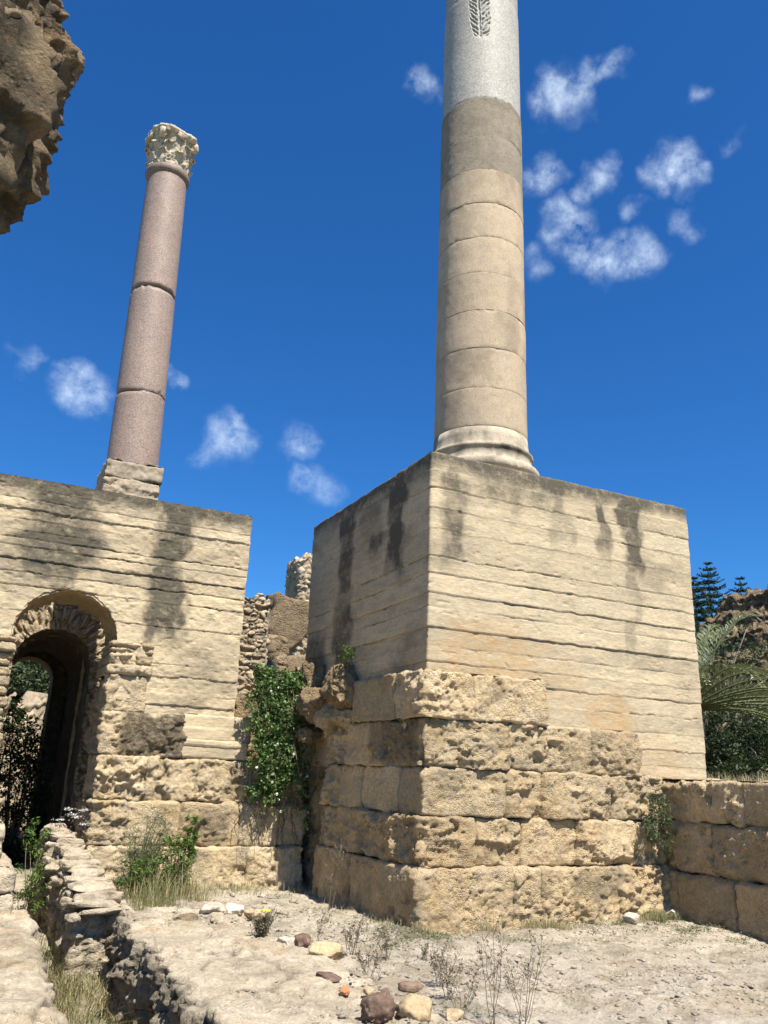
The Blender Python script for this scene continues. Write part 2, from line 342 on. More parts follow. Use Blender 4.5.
# ------------------------------------------------------------------ displacement patterns
def concrete_disp(lines, seed, strength=1.0, streaks=(), axis_fn=None, toplichen=6.1, warm=None, strong=()):
    lines = np.array(sorted(lines))
    offs = np.random.default_rng(seed).uniform(-.010, .010, len(lines)+1)
    tints = np.random.default_rng(seed+1).uniform(-.10, .10, len(lines)+1)
    def f(P, N):
        s = P[:, 0]+P[:, 1]*1.0
        flat = np.stack([s, s*0+seed, P[:, 2]*0], 1)
        z = P[:, 2] + .010*fbm(flat, .5, 2, seed) + .0025*fbm(flat, 6, 3, seed+2)
        k = np.searchsorted(lines, z)
        lo = np.where(k > 0, lines[np.clip(k-1, 0, len(lines)-1)], lines[0]-.3)
        hi = np.where(k < len(lines), lines[np.clip(k, 0, len(lines)-1)], lines[-1]+.3)
        du = hi-z; dl = z-lo
        lean = (.5-np.clip(dl/(hi-lo), 0, 1))*.014      # foot of each board stands proud
        kst = hash1(k, seed+3)**1.6
        st = np.clip(.12+1.05*kst + .95*fbm(flat+np.stack([k*3.7, k*0, k*0], 1), 1.1, 4, seed+6), 0.05, 1.6)
        for q in strong: st = np.where(np.abs(hi-q) < .04, 1.25+.9*fbm(flat+q, 1.0, 3, seed), st)
        wd = .004+.006*st*(1+.7*fbm(flat, 9, 3, seed+4))
        groove = -.016*st*np.exp(-(du/np.maximum(wd, .004))**2)
        d = offs[k]*1.3 + lean*np.minimum(st, 1.3) + groove
        Ps = P*np.array([.5, .5, 3.0])
        d = d + .004*fbm(Ps, 3, 4, seed+7) + .003*fbm(P, 22, 3, seed+17)
        ch = fbm(P*np.array([1, 1, 2.2]), 6, 4, seed+8)   # spalls
        d = d - .012*sstep(.55, .8, ch)
        d = d*strength + .010*fbm(P, .6, 2, seed+9)
        stain = 1.0*sstep(toplichen-.42, toplichen-.02, P[:, 2]+.12*fbm(P, 1.6, 4, seed+10))
        for (ax, c, wdt, zt, zb, a) in streaks:
            q = P[:, ax]; on = np.abs(N[:, 1-ax]) > .6
            lat = np.abs(q-c+.20*fbm(P*[1, 1, .8], 2.6, 5, seed+11)+.06*(hash1(k, seed+31)-.5))
            m_ = (1-sstep(wdt*.55, wdt*1.25, lat))*sstep(zb-.25, zb+.35, P[:, 2]+.25*fbm(P*[2, 2, 1], 2, 3, seed+12))*(1-sstep(zt-.05, zt+.15, P[:, 2]))
            m_ = m_*(.5+.7*hash1(k, seed+20))
            stain = np.maximum(stain, a*m_*on)
        stain = stain + .38*sstep(.15, .8, fbm(P*[1, 1, 1.8], 1.1, 5, seed+14))
        stain = np.where(du < wd, np.maximum(stain, .5*st), stain)
        tint = tints[k] + .06*fbm(P, 1.2, 3, seed+15)
        wm = np.zeros(len(P))
        for (cx, cy, cz, rr, a) in (warm or []):
            dd = np.sqrt((P[:, 0]-cx)**2+(P[:, 1]-cy)**2+((P[:, 2]-cz)*1.3)**2)/rr + .35*fbm(P, 2.5, 3, seed+16)
            wm = np.maximum(wm, a*(1-sstep(.6, 1.1, dd)))
        return d, {'stain': stain, 'tint': tint, 'warm': wm}
    return f
def ashlar_disp(jx, jy, seed, ero=1.0, z0=0, z1=1, jw=.015, jd=.05, prot=.03, patch=None, dark=0):
    jx = np.array(sorted(jx)) if len(jx) else np.array([-99.]); jy = np.array(sorted(jy)) if len(jy) else np.array([-99.])
    def f(P, N):
        onY = np.abs(N[:, 1]) > .75
        q = np.where(onY, P[:, 0], P[:, 1]) + .022*fbm(P, 4, 3, seed+1)
        kx = np.searchsorted(jx, q); ky = np.searchsorted(jy, q)
        dx = np.abs(q[:, None]-jx[None]).min(1); dy = np.abs(q[:, None]-jy[None]).min(1)
        dist = np.where(onY, dx, dy)
        # the corner block is one stone on both faces: its id is the same
        bid = np.where(onY, kx, 50+(len(jy)-ky)*1); bid = np.where((~onY) & (ky == 0) & (jy[0] > -50), 0, bid); bid = np.where(onY & (kx == 0), 0, bid)
        rnd = hash1(bid+7*seed, 3); rnd2 = hash1(bid+7*seed, 5); rnd3 = hash1(bid+7*seed, 8)
        fadeid = sstep(0, .05, dist)
        off = (rnd-.5)*2*prot*fadeid
        e = (.35+1.1*rnd2)*ero
        rr = ridged(P*[1, 1, 1.3], 3.6, 5, seed+2)
        big = fbm(P, 2.3, 4, seed+3)
        mask = sstep(-.25, .55, fbm(P, 1.7, 3, seed+9)+(.5*rnd2-.25))
        f1, f2, c = worley(P*[1, 1, 1.25]+.04*np.stack([fbm(P, 6, 2, 61), fbm(P, 6, 2, 62), fbm(P, 6, 2, 63)], 1), 13, seed)
        pit = -(1-sstep(.12, .42, f1))*(c > .35)
        r2 = ridged(P*[1.3, 1.3, .8], 7.5, 4, seed+21)
        d = off + e*(.035*big + .050*(rr-.3)*(.25+mask) + .026*(r2-.35)*mask + .030*pit*mask) + .010*fbm(P, 14, 3, seed+4) + .006*fbm(P, 36, 2, seed+5)
        cav = fbm(P*[1, 1, .8], 3.2, 5, seed+30)
        d = d - .045*e*sstep(.52, .76, cav)
        h1, h2, hc = worley(P*[1, 1, 1.5]+.05*np.stack([fbm(P, 5, 3, 71), fbm(P, 5, 3, 72), fbm(P, 5, 3, 73)], 1), 6.5, seed+40)
        d = d + e*.045*((hc-.5)*sstep(0, .10, h2-h1)*sstep(-.1, .35, fbm(P, 1.6, 3, seed+41))) + .008*ridged(P, 22, 3, seed+42)
        d = d - jd*np.exp(-(dist/jw)**2)*(.35+1.0*hash1(kx+99*onY+7, seed+4)*sstep(-.5, .3, fbm(P, 3, 3, seed+25)))
        zz = np.minimum(P[:, 2]-z0, z1-P[:, 2])
        corner = (1-sstep(.0, .09, zz))*(1-sstep(0, .10, dist))
        d = d-.025*corner
        stain = .28*sstep(.3, .8, fbm(P, 2.6, 5, seed+12)) + .25*sstep(.5, .7, cav) + .5*(np.exp(-(dist/(jw*.8))**2)) + dark  # darker in blotches, cavities and joints
        tint = (rnd3-.5)*.40 + .08*fbm(P, 3, 3, seed+13)
        warm = .40*sstep(0, .7, fbm(P, 1.3, 3, seed+14)+(rnd-.5))
        if patch:
            for (ax, a0, a1, zb, zt, amt) in patch:
                g = P[:, ax]; n_ = .06*fbm(P, 5, 3, seed+15)
                m_ = sstep(a0-.05, a0+.08, g+n_)*(1-sstep(a1-.08, a1+.05, g+n_))*sstep(zb-.04, zb+.06, P[:, 2]+n_)*(1-sstep(zt-.06, zt+.04, P[:, 2]+n_))
                stain = np.maximum(stain, amt*m_)
        return d, {'stain': stain, 'tint': tint, 'warm': warm}
    return f
def rubble_disp(sc_=(1, 1, 1.9), cell=5.0, amp=.06, seed=0, arches=(), dark=0, soft=1.0):
    """irregular stones bedded in mortar; 'arches' = (axis, centre, z of spring, radius, ring width): radial voussoirs"""
    def f(P, N):
        Wp = P + .05*np.stack([fbm(P, 3, 2, seed+1), fbm(P, 3, 2, seed+2), fbm(P, 3, 2, seed+3)], 1)
        Q = Wp*np.array(sc_)
        for (cx, cz, R, wd) in arches:
            dx = P[:, 0]-cx; dz = P[:, 2]-cz; r = np.hypot(dx, dz); a = np.arctan2(dz, dx)
            m_ = (r < R+wd) & (r > R-.3) & (dz > -.05)
            Q = np.where(m_[:, None], np.stack([a*R*3.6+40, P[:, 1]*0+3, (r-R)*.55+.4], 1), Q)
        f1, f2, c = worley(Q, cell, seed)
        b = f2-f1
        d = amp*(sstep(0, .22, b)*(.45+.75*c)) + amp*.35*fbm(P, 7, 4, seed+4) + amp*.12*fbm(P, 24, 3, seed+5)
        d = d - amp*1.3*(hash1((c*9999).astype(int), 4) > .9)*sstep(0, .2, b)
        stain = .55*(1-sstep(.02, .12, b)) + .35*sstep(.2, .8, fbm(P, 1.5, 4, seed+6)) + dark
        return d, {'stain': stain, 'tint': (c-.5)*.45, 'warm': .35*(hash1((c*7777).astype(int), 6) > .75)}
    return f
def rock(acc, c, size, seed, sub=4, block=.35, rough=.16, rot=0, stain=0, facet=.5, tilt=(0, 0), ridge=0.):
    bm = bmesh.new(); bmesh.ops.create_icosphere(bm, subdivisions=sub, radius=1)
    V = np.array([v.co[:] for v in bm.verts]); T = np.array([[v.index for v in f.verts] for f in bm.faces]); bm.free()
    mx = np.abs(V).max(1, keepdims=True); S = V*(1-block) + V/mx*.85*block      # towards a block
    r_ = np.random.default_rng(seed)
    for _ in range(int(9*facet)):                                               # broken planes
        n = r_.normal(size=3); n /= np.linalg.norm(n); t = r_.uniform(.55, .85)
        dd = S@n-t; S = S - np.clip(dd, 0, None)[:, None]*n*.9
    n_ = S/np.linalg.norm(S, axis=1, keepdims=True)
    q = S*np.array(size)/max(size)
    d = rough*(fbm(q+seed*3.3, 2.2, 5, seed)+ .5*(ridged(q+seed*1.7, 3.5, 4, seed+1)-.3)) + ridge*(ridged(q+seed, 6, 4, seed+2)-.4)
    w1, w2, w3 = worley(q*[1, 1, 1.6]+seed*1.3, 2.6, seed+4)
    d = d+rough*.45*(w3-.5)*sstep(0, .09, w2-w1)+rough*.22*fbm(q+seed, 12, 3, seed+6)
    S = S*(1+d[:, None])
    S = S*np.array(size)/2
    a = math.radians(rot); R = np.array([[math.cos(a), -math.sin(a), 0], [math.sin(a), math.cos(a), 0], [0, 0, 1]])
    tx, ty = tilt; Rx = np.array([[1, 0, 0], [0, math.cos(tx), -math.sin(tx)], [0, math.sin(tx), math.cos(tx)]])
    Ry = np.array([[math.cos(ty), 0, math.sin(ty)], [0, 1, 0], [-math.sin(ty), 0, math.cos(ty)]])
    S = S@Rx.T@Ry.T@R.T + np.array(c)
    acc.add(S, None, T, stain=stain+.5*sstep(.1, .7, fbm(S, 2.5/max(.3, max(size)), 4, seed+7)), tint=(hash1(np.array([seed]), 5)[0]-.5)*.2, warm=.3*sstep(0, .6, fbm(S, 3, 3, seed+9)))
def rock_obj(name, c, size, seed, mat, label=None, cat=None, parent=None, group=None, **k):
    a = Acc(); rock(a, (0, 0, 0), size, seed, **k) if parent is None else rock(a, c, size, seed, **k)
    o = a.build(name, mat, parent)
    if parent is None: o.location = c; tag(o, label, cat, group)
    elif label: o['label'] = label
    return o
# ================================================================== GROUND
def axis(lo, hi, d, far, g=1.25):
    a = list(np.arange(lo, hi+d/2, d)); s = d
    L = []; x = lo
    while x > -far: s *= g; x -= s; L.append(x)
    s = d; R_ = []; x = hi
    while x < far: s *= g; x += s; R_.append(x)
    return np.array(L[::-1]+a+R_)
gx = axis(.8, 10.6, .03, 900); gy = axis(3.5, 14.2, .032, 1400)
GX, GY = np.meshgrid(gx, gy, indexing='ij'); Pg = np.stack([GX.ravel(), GY.ravel(), GX.ravel()*0], 1)
def ground_z(P):
    x, y = P[:, 0], P[:, 1]
    near = np.exp(-(np.hypot(x-5, y-9)/18)**2)
    flk = worley(P*[1, 1, 0]+.1*np.stack([fbm(P, 2, 2, 31), fbm(P, 2, 2, 32), 0*P[:, 0]], 1), 3.2, 33)
    q_ = (fbm(P*[1, 1, 0], 1.6, 5, 36)+1)*2.5; k_ = np.floor(q_)
    z = near*(.022*(k_+sstep(.36, .64, q_-k_))-.05+.035*fbm(P, .9, 4, 3)+.030*ridged(P, 2.3, 4, 5)*sstep(-.3, .5, fbm(P, .8, 3, 15))+.012*fbm(P, 9, 4, 4)+.022*sstep(0, .15, flk[1]-flk[0])*(flk[2]-.3)*sstep(-.1, .3, fbm(P, 1.1, 3, 35)))-.02
    # trench between the ledge and the low wall
    tr = sstep(.75, 1.05, x)*(1-sstep(1.95, 2.3, x))*(1-sstep(12.6, 13.1, y))*sstep(-3, -1.5, y)
    z = z - .62*tr*(1-.55*sstep(10.2, 12.4, y))
    # ground under the built ledge on the left
    z = z - .5*(1-sstep(.6, .8, x))*sstep(-30, -20, x)*(1-sstep(12.6, 13.2, y))*sstep(-4, -2, y)
    # terrace behind the right hand wall
    tz = sstep(9.75, 9.95, x)*sstep(-8, 2, y)*(1-sstep(60, 90, x))
    bank = sstep(11.5, 16, y)*sstep(10, 14, x)
    z = z + tz*1.78 + 1.1*bank*tz*(1-sstep(30, 50, y))
    # hills beyond the arch
    z = z + 9.5*np.exp(-((x-2)/14)**2-((y-62)/13)**2)*(1+.12*fbm(P, .12, 3, 9))
    return z
zg = ground_z(Pg)
bare = sstep(.1, .5, fbm(Pg, .9, 4, 21))
tuft = sstep(.35, .7, fbm(Pg, 2.6, 5, 22))*.7*np.exp(-((np.minimum(np.abs(Pg[:, 1]-9.4), 3))/.9)**2)
V = Pg.copy(); V[:, 2] = zg
scrub_bounce_cut = np.maximum(1-sstep(-5, -2.5, Pg[:, 0]), np.maximum(1-sstep(-1.5, 2, Pg[:, 1]), sstep(14.5, 17, Pg[:, 1])*(1+0*Pg[:, 0])))  # scrubby surroundings, darkened out of view to cut bounced light
scrub_bounce_cut = np.maximum(scrub_bounce_cut, sstep(11, 13, Pg[:, 0]))
grd = mesh_obj('ground', V, gridF(len(gx), len(gy)), M_GND, None, {'tint': .10*fbm(Pg, 2, 3, 23)+.06*bare, 'stain': np.clip(tuft+.45*sstep(.1, .7, fbm(Pg, 4, 5, 24))+1.1*scrub_bounce_cut, 0, 1.6), 'warm': .25*sstep(.2, .7, fbm(Pg, .6, 3, 25))})
tag(grd, kind='structure')
def gz(x, y): return float(ground_z(np.array([[x, y, 0.]]))[0])

# ================================================================== MAIN PIER (right)
pier = empty('column_pier', 'tall pier carrying the thick white-topped column, board-marked concrete above ochre ashlar, in the centre', 'pier', 'piers of the ruined baths', (7.6, 11.6, 0))
def put(o, par):                                        # parent without moving the world-space mesh
    o.parent = par; o.matrix_parent_inverse = Matrix.Translation(-par.location); return o
LN = [5.83, 5.56, 5.27, 4.96, 4.57, 4.34, 4.06, 3.87, 3.60, 3.36, 3.15, 2.93, 2.70, 2.44, 2.2, 1.98]
fd = concrete_disp(LN, 3, .66, streaks=[(0, 8.30, .15, 6.1, 4.9, .75), (0, 8.88, .22, 6.1, 4.85, .95), (0, 8.80, .12, 4.9, 3.4, .45), (0, 5.62, .22, 6.1, 4.6, .6),
     (0, 7.45, .22, 5.9, 5.0, .45), (0, 6.5, .3, 6.1, 5.4, .5), (1, 12.32, .33, 6.1, 3.3, .8), (1, 10.46, .3, 6.1, 4.5, .95), (1, 11.4, .5, 6.1, 5.0, .45), (1, 13.5, .5, 3.9, 2.2, .7)],
     warm=[(6.2, 9.42, 3.15, 1.0, .75), (5.25, 9.6, 3.1, .6, .4), (8.3, 9.42, 2.6, .55, .8), (9.1, 9.42, 2.1, .6, .35), (7.4, 9.42, 3.0, .5, .4)], strong=(4.06, 3.87, 3.60, 4.57))
a = Acc(); stack(a, 5.24, 10.1, 9.42, 13.9, 1.80, 6.1, .0125, ('-X', '-Y'), fd, r=.03, edge=.015, ewid=.03, seed=4)
put(a.build('concrete_block', M_CONC), pier)
rows = [(-.25, .655, 5.07, 9.25, 9.2, [5.95+.5, 6.88, 8.15], [11.2, 12.0], .9), (.66, 1.235, 5.13, 9.345, 9.2, [5.98, 6.66, 7.53, 8.6], [10.25, 11.35], 1.0),
        (1.24, 1.825, 5.17, 9.34, 9.2, [6.42, 6.97, 8.18], [10.0, 11.1, 11.9], 1.15), (1.83, 2.42, 5.16, 9.33, 8.72, [6.5, 7.85], [10.5, 11.7], 1.35), (2.425, 3.03, 5.15, 9.335, 7.06, [5.94], [10.1, 11.5], 1.1)]
for i, (z0, z1, x0, y0, x1, jx, jy, er) in enumerate(rows):
    pt = []
    if i == 0: pt = [(0, 7.35, 8.2, .25, .62, .45)]
    if i == 3: pt = [(1, 9.5, 10.9, 1.9, 2.5, .5)]
    fd = ashlar_disp(jx, jy, 20+i*3, er, z0, z1, patch=pt, prot=.035 if i else .02)
    a = Acc(); stack(a, x0, x1, y0, 12.5 if i < 4 else 11.5, z0, z1, .017, ('-X', '-Y'), fd, r=.045, edge=.022, ewid=.03, topn=.022, seed=30+i)
    put(a.build('stone_course', M_ASH), pier)
# recessed end of the stone base and the broken springing of the fallen vault
a = Acc(); stack(a, 5.32, 8, 12.3, 13.95, -.2, 2.6, .03, ('-X', '-Y'), ashlar_disp([], [13.1], 51, 1, -.2, 2.6), seed=51)
put(a.build('recessed_base', M_ASH), pier)
for (c, s, sd, ro) in (((5.10, 11.75, 2.98), (.68, .85, .72), 61, 12), ((5.05, 12.55, 2.75), (.7, .9, .7), 62, 30), ((5.2, 13.3, 2.95), (.9, 1.0, 1.1), 63, 5), ((5.2, 12.1, 2.55), (.75, 1.2, .6), 64, 0), ((4.98, 12.75, 2.25), (.45, .35, .3), 66, 20)):
    put(rock_obj('broken_springer', c, s, sd, M_CLIFF if sd != 64 else M_ASH, parent=pier, sub=5, block=.65, rough=.17, rot=ro, facet=1, ridge=.12), pier)

# ================================================================== RIGHT RETAINING WALL
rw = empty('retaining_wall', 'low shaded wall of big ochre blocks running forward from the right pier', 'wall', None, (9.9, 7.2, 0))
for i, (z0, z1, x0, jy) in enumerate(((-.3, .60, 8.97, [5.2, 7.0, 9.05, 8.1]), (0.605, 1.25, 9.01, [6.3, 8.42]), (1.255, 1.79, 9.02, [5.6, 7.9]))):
    a = Acc(); stack(a, x0, 10.1, 3.2, 9.75, z0, z1, .02, ('-X', '-Y'), ashlar_disp([], jy, 70+i, 1.1, z0, z1, prot=.05, dark=.22), r=.08, edge=.06, ewid=.07, topn=.03, seed=70+i)  # dark: painted shade laid over all blocks of this wall
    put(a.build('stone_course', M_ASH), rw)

# ================================================================== LEFT PIER with the arch
lp = empty('arched_pier', 'broad board-marked concrete pier pierced by a round arch, on the left', 'pier', 'piers of the ruined baths', (1.2, 13.9, 0))
YF, YB = 13.3, 14.45
LP = [5.72, 5.56, 5.40, 5.24, 5.07, 4.95, 4.82, 4.62, 4.42, 4.22, 3.83, 3.52, 3.25, 3.06, 2.80, 2.62]
fdp = concrete_disp(LP, 8, .76, streaks=[(0, .80, .60, 5.95, 4.4, 1.35), (0, 2.55, .32, 5.95, 3.5, 1.35), (0, 2.72, .18, 4.9, 3.45, .6), (0, .35, .3, 4.6, 4.0, .5), (0, 3.1, .25, 3.5, 2.5, .3)], toplichen=5.93,
                    strong=(4.42, 4.82, 5.56, 3.06))
AX, AZc, AR = 1.14, 3.48, .775
def keep_arch(c):
    x, z = c[:, 0], c[:, 2]
    rg = .745+.014*fbm(np.stack([x, x*0, z], 1), 9, 3, 94)
    hole = ((np.hypot(x-AX, z-AZc) < rg) & (z > AZc)) | ((np.abs(x-AX) < .755) & (z <= AZc))
    return ~hole
a = Acc()
face(a, (-2.6, YF, 1.85), (6.46, 0, 0), (0, 0, 4.06), 520, 330, (0, -1, 0), fdp, keep_arch, flip=False)
face(a, (-2.6, YB, 1.85), (6.46, 0, 0), (0, 0, 4.06), 120, 75, (0, 1, 0), None, keep_arch, flip=True)
face(a, (-2.6, YF, 5.91), (6.46, 0, 0), (0, YB-YF, 0), 200, 30, (0, 0, 1), lambda P, N: (.01*fbm(P, 5, 3), {'stain': .8+0*P[:, 0], 'tint': 0*P[:, 0], 'warm': 0*P[:, 0]}))
face(a, (3.86, YF, 1.85), (0, YB-YF, 0), (0, 0, 4.06), 60, 248, (1, 0, 0), fdp)
face(a, (-2.6, YB, 1.85), (0, YF-YB, 0), (0, 0, 4.06), 20, 75, (-1, 0, 0), None)
# soffit of the arch
nt_, nd = 150, 60
th = np.linspace(0, PI, nt_)[:, None]; yy = np.linspace(YF-.012, YB+.01, nd)[None]
X = AX+np.cos(th)*AR+0*yy; Z = AZc+np.sin(th)*AR+0*yy; Y = yy+0*th
P_ = np.stack([X, Y, Z], -1).reshape(-1, 3)
rag = .018*fbm(P_, 7, 4, 91)+.02*np.exp(-((P_[:, 1]-YF)/.04)**2)*fbm(P_, 16, 3, 93)
Nn = np.stack([np.cos(th)+0*yy, 0*Y, np.sin(th)+0*yy], -1).reshape(-1, 3)
a.add(P_+Nn*rag[:, None], gridF(nt_, nd), tint=.03*fbm(P_, 3, 3), stain=.15+0*P_[:, 0], warm=.6+0*P_[:, 0])
put(a.build('concrete_wall', M_CONC), lp)
# ledge of concrete stepping out at the foot of the slab
a = Acc(); stack(a, 3.02, 4.14, 13.235, 14.3, 2.10, 2.50, .02, ('-X', '-Y', '+X'), concrete_disp([2.30], 17, 1.2, toplichen=9), r=.02, edge=.02, ewid=.02, seed=90)
stack(a, 3.00, 4.10, 13.20, 14.3, 1.84, 2.12, .02, ('-X', '-Y', '+X'), concrete_disp([2.02], 19, 1.2, toplichen=9), r=.02, edge=.02, ewid=.02, seed=91)
put(a.build('concrete_ledge', M_CONC), lp)
# stones
def course(x0, x1, y0, y1, z0, z1, jx, seed, er=1, dense=('-X', '-Y', '+X'), mat=None, ds=.018, **k):
    a = Acc(); stack(a, x0, x1, y0, y1, z0, z1, ds, dense, ashlar_disp(jx, [], seed, er, z0, z1, **k), r=.04, edge=.028, ewid=.035, topn=.025, seed=seed)
    return put(a.build('stone_course', mat or M_ASHP), lp)
course(1.84, 5.12, 13.05, 14.4, -.3, .575, [2.6, 3.3, 4.2], 101, 1.2)
course(1.83, 5.10, 13.14, 14.4, .58, 1.20, [2.35, 3.12, 4.05, 4.7], 102, 1.1, patch=[(0, 3.4, 3.9, .6, 1.1, .5)])
course(1.82, 5.08, 13.17, 14.4, 1.205, 1.83, [2.55, 3.32, 4.15], 103, 1.2, patch=[(0, 3.8, 4.1, 1.4, 1.8, .6)])
course(1.82, 3.04, 13.20, 14.42, 1.835, 2.46, [], 104, 1.2, patch=[(0, 2.1, 3.1, 1.8, 2.5, .85)])
course(1.82, 2.46, 13.25, 14.43, 2.465, 3.03, [], 105, 1.5)
a = Acc(); z = 3.035
for i, (h_, j) in enumerate(((.15, [2.28]), (.17, [2.2]), (.08, [2.05, 2.3]), (.09, [2.24]))):
    stack(a, 1.80, 2.47, 13.25, 14.43, z, z+h_, .016, ('-X', '-Y', '+X'), ashlar_disp(j, [], 110+i, .8, z, z+h_, jw=.014, prot=.012), r=.04, edge=.04, ewid=.03, topn=.01, seed=110+i); z += h_+.004
put(a.build('brick_courses', M_ASHP), lp)
a = Acc(); z = 1.4; i = 0
while z < 3.45:
    h_ = float(RNG.uniform(.07, .17))
    stack(a, -2.55, .45+float(RNG.uniform(-.03, .03)), 13.22+float(RNG.uniform(0, .04)), 14.43, z, min(z+h_, 3.48), .018, ('-Y', '+X'), ashlar_disp([-.6, -.1, .2-.3*(i % 2)], [], 120+i, .9, z, z+h_, jw=.016, prot=.02), r=.04, edge=.045, ewid=.035, topn=.012, seed=120+i); z += h_+.004; i += 1
put(a.build('left_jamb', M_ASHP), lp)
course(-2.55, .50, 13.15, 14.4, -.3, .6, [-.9], 140, 1.1); course(-2.55, .49, 13.18, 14.4, .605, 1.395, [-.4], 141, 1.1)

# ================================================================== RUBBLE WALL BEHIND with the vaulted passage
vw = empty('vaulted_rubble_wall', 'rubble wall behind the left pier with a dark vaulted passage through it', 'wall', None, (1.5, 16.5, 0))
VX, VZ, VR, YV = 1.22, 3.37, .665, 16.2
def keepv(c):
    x, z = c[:, 0], c[:, 2]; pt = np.stack([x, x*0, x*0], 1)
    top = 5.03+.12*fbm(pt, 2.3, 4, 55)+.25*sstep(4.6, 5.2, x)*fbm(pt, 5, 2, 56)
    hole = ((np.hypot(x-VX, z-VZ) < VR) & (z > VZ)) | ((np.abs(x-VX) < VR) & (z <= VZ))
    return (~hole) & (z < top)
fr = rubble_disp((1, 1, 1.9), 6.2, .06, 200, arches=((VX, VZ, VR, .42),))
a = Acc(); face(a, (-2.5, YV, -.2), (7.75, 0, 0), (0, 0, 5.4), 430, 300, (0, -1, 0), fr, keepv)
face(a, (-2.5, YV+.9, -.2), (7.75, 0, 0), (0, 0, 5.15), 60, 40, (0, 1, 0), None, keepv, flip=True)
face(a, (-2.5, YV, 4.93), (7.75, 0, 0), (0, .9, 0), 160, 20, (0, 0, 1), lambda P, N: (.08*fbm(P, 4, 4), {'stain': .3+0*P[:, 0], 'tint': 0*P[:, 0], 'warm': 0*P[:, 0]}))
face(a, (5.25, YV, -.2), (0, .9, 0), (0, 0, 5.13), 40, 150, (1, 0, 0), rubble_disp((1, 1, 1.7), 5.2, .07, 201))
put(a.build('masonry', M_RUB), vw)
a = Acc(); L_ = 20.2-YV
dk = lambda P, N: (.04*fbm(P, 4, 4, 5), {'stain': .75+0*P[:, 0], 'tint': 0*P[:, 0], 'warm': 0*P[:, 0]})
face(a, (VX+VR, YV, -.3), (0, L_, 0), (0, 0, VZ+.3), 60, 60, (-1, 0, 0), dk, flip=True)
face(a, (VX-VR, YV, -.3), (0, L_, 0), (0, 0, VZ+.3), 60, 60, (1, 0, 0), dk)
th = np.linspace(0, PI, 50)[:, None]; yy = np.linspace(YV, YV+L_, 60)[None]
P_ = np.stack([VX+np.cos(th)*VR+0*yy, yy+0*th, VZ+np.sin(th)*VR+0*yy], -1).reshape(-1, 3)
r_ = .03*fbm(P_, 5, 4, 7); Nn = np.stack([np.cos(th)+0*yy, 0*yy+0*th, np.sin(th)+0*yy], -1).reshape(-1, 3)
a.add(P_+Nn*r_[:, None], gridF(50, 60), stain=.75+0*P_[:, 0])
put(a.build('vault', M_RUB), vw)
def keep2(c):
    x, z = c[:, 0], c[:, 2]
    return ~(((np.hypot(x-1.08, z-3.42) < .52) & (z > 3.42)) | ((np.abs(x-1.08) < .52) & (z <= 3.42)))
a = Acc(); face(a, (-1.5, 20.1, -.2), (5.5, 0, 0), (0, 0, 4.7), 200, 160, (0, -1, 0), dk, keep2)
face(a, (-1.5, 21.0, -.2), (5.5, 0, 0), (0, 0, 4.7), 200, 160, (0, 1, 0), rubble_disp((1, 1, 1.7), 5, .06, 204), keep2, flip=True)
face(a, (1.6, 20.1, -.2), (0, .9, 0), (0, 0, 3.62), 20, 60, (-1, 0, 0), dk, flip=True)
face(a, (.56, 20.1, -.2), (0, .9, 0), (0, 0, 3.62), 20, 60, (1, 0, 0), dk)
th = np.linspace(0, PI, 40)[:, None]; yy = np.linspace(20.1, 21.0, 16)[None]
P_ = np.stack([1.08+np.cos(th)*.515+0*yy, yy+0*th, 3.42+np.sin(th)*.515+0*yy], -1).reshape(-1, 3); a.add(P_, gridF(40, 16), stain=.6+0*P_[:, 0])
# earth and rubble heaped over the vault
face(a, (-1.5, 17.0, 4.5), (5.5, 0, 0), (0, 4.0, 0), 110, 80, (0, 0, 1), lambda P, N: (.12*fbm(P, 2, 5), {'stain': .4+0*P[:, 0], 'tint': 0*P[:, 0], 'warm': .2+0*P[:, 0]}))
for sx, nx in ((-1.5, -1), (4.0, 1)):
    face(a, (sx, 17.0, -.2), (0, 4.0, 0), (0, 0, 4.7), 90, 90, (nx, 0, 0), rubble_disp((1, 1, 1.7), 5, .06, 205), flip=nx < 0)
put(a.build('inner_arch', M_RUB), vw)
# fill between the two piers, blocks and the tower of rubble behind
def heap(name, x0, x1, y0, y1, z0, z1, seed, mat, label, cat, cell=5, dense=('-X', '-Y'), ds=.03, amp=.07, edge=.12, topn=.06, r=.12, group=None):
    a = Acc(); stack(a, x0, x1, y0, y1, z0, z1, ds, dense, rubble_disp((1, 1, 1.6), cell, amp, seed), r=r, edge=edge, ewid=.15, topn=topn, seed=seed)
    return tag(a.build(name, mat), label, cat, group)
heap('ruined_tower', 8.35, 11.5, 23, 24.3, -.2, 8.05, 210, M_RUB, 'jagged rubble tower rising highest in the gap between the two piers', 'ruin', 4.4, topn=.12, edge=.12, r=.15, amp=.075)
heap('rubble_infill', 4.2, 5.9, 14.46, 16.1, -.2, 2.95, 212, M_CLIFF, 'low broken wall behind the climbing caper bush, between the piers', 'ruin', 3)
ro = rock_obj('fallen_block', (7.42, 21.5, 5.55), (1.65, 1.1, 1.7), 221, M_CLIFF, 'grey tilted masonry block perched below the rubble tower between the piers', 'block', block=.85, rough=.07, sub=5, rot=14, tilt=(.05, .12), stain=.3, facet=.6)
ro = rock_obj('fallen_block', (7.75, 21.3, 3.85), (1.5, 1.1, 1.9), 223, M_CLIFF, 'upright block with a grooved dark side, under the tilted grey block', 'block', block=.9, rough=.06, sub=5, rot=10, stain=.2, facet=.4)
heap('leaning_slab', 6.2, 7.3, 20.6, 22, -.2, 5.1, 224, M_CLIFF, 'tall brown slab in shadow just right of the rubble wall end', 'ruin', 2.0, amp=.05)

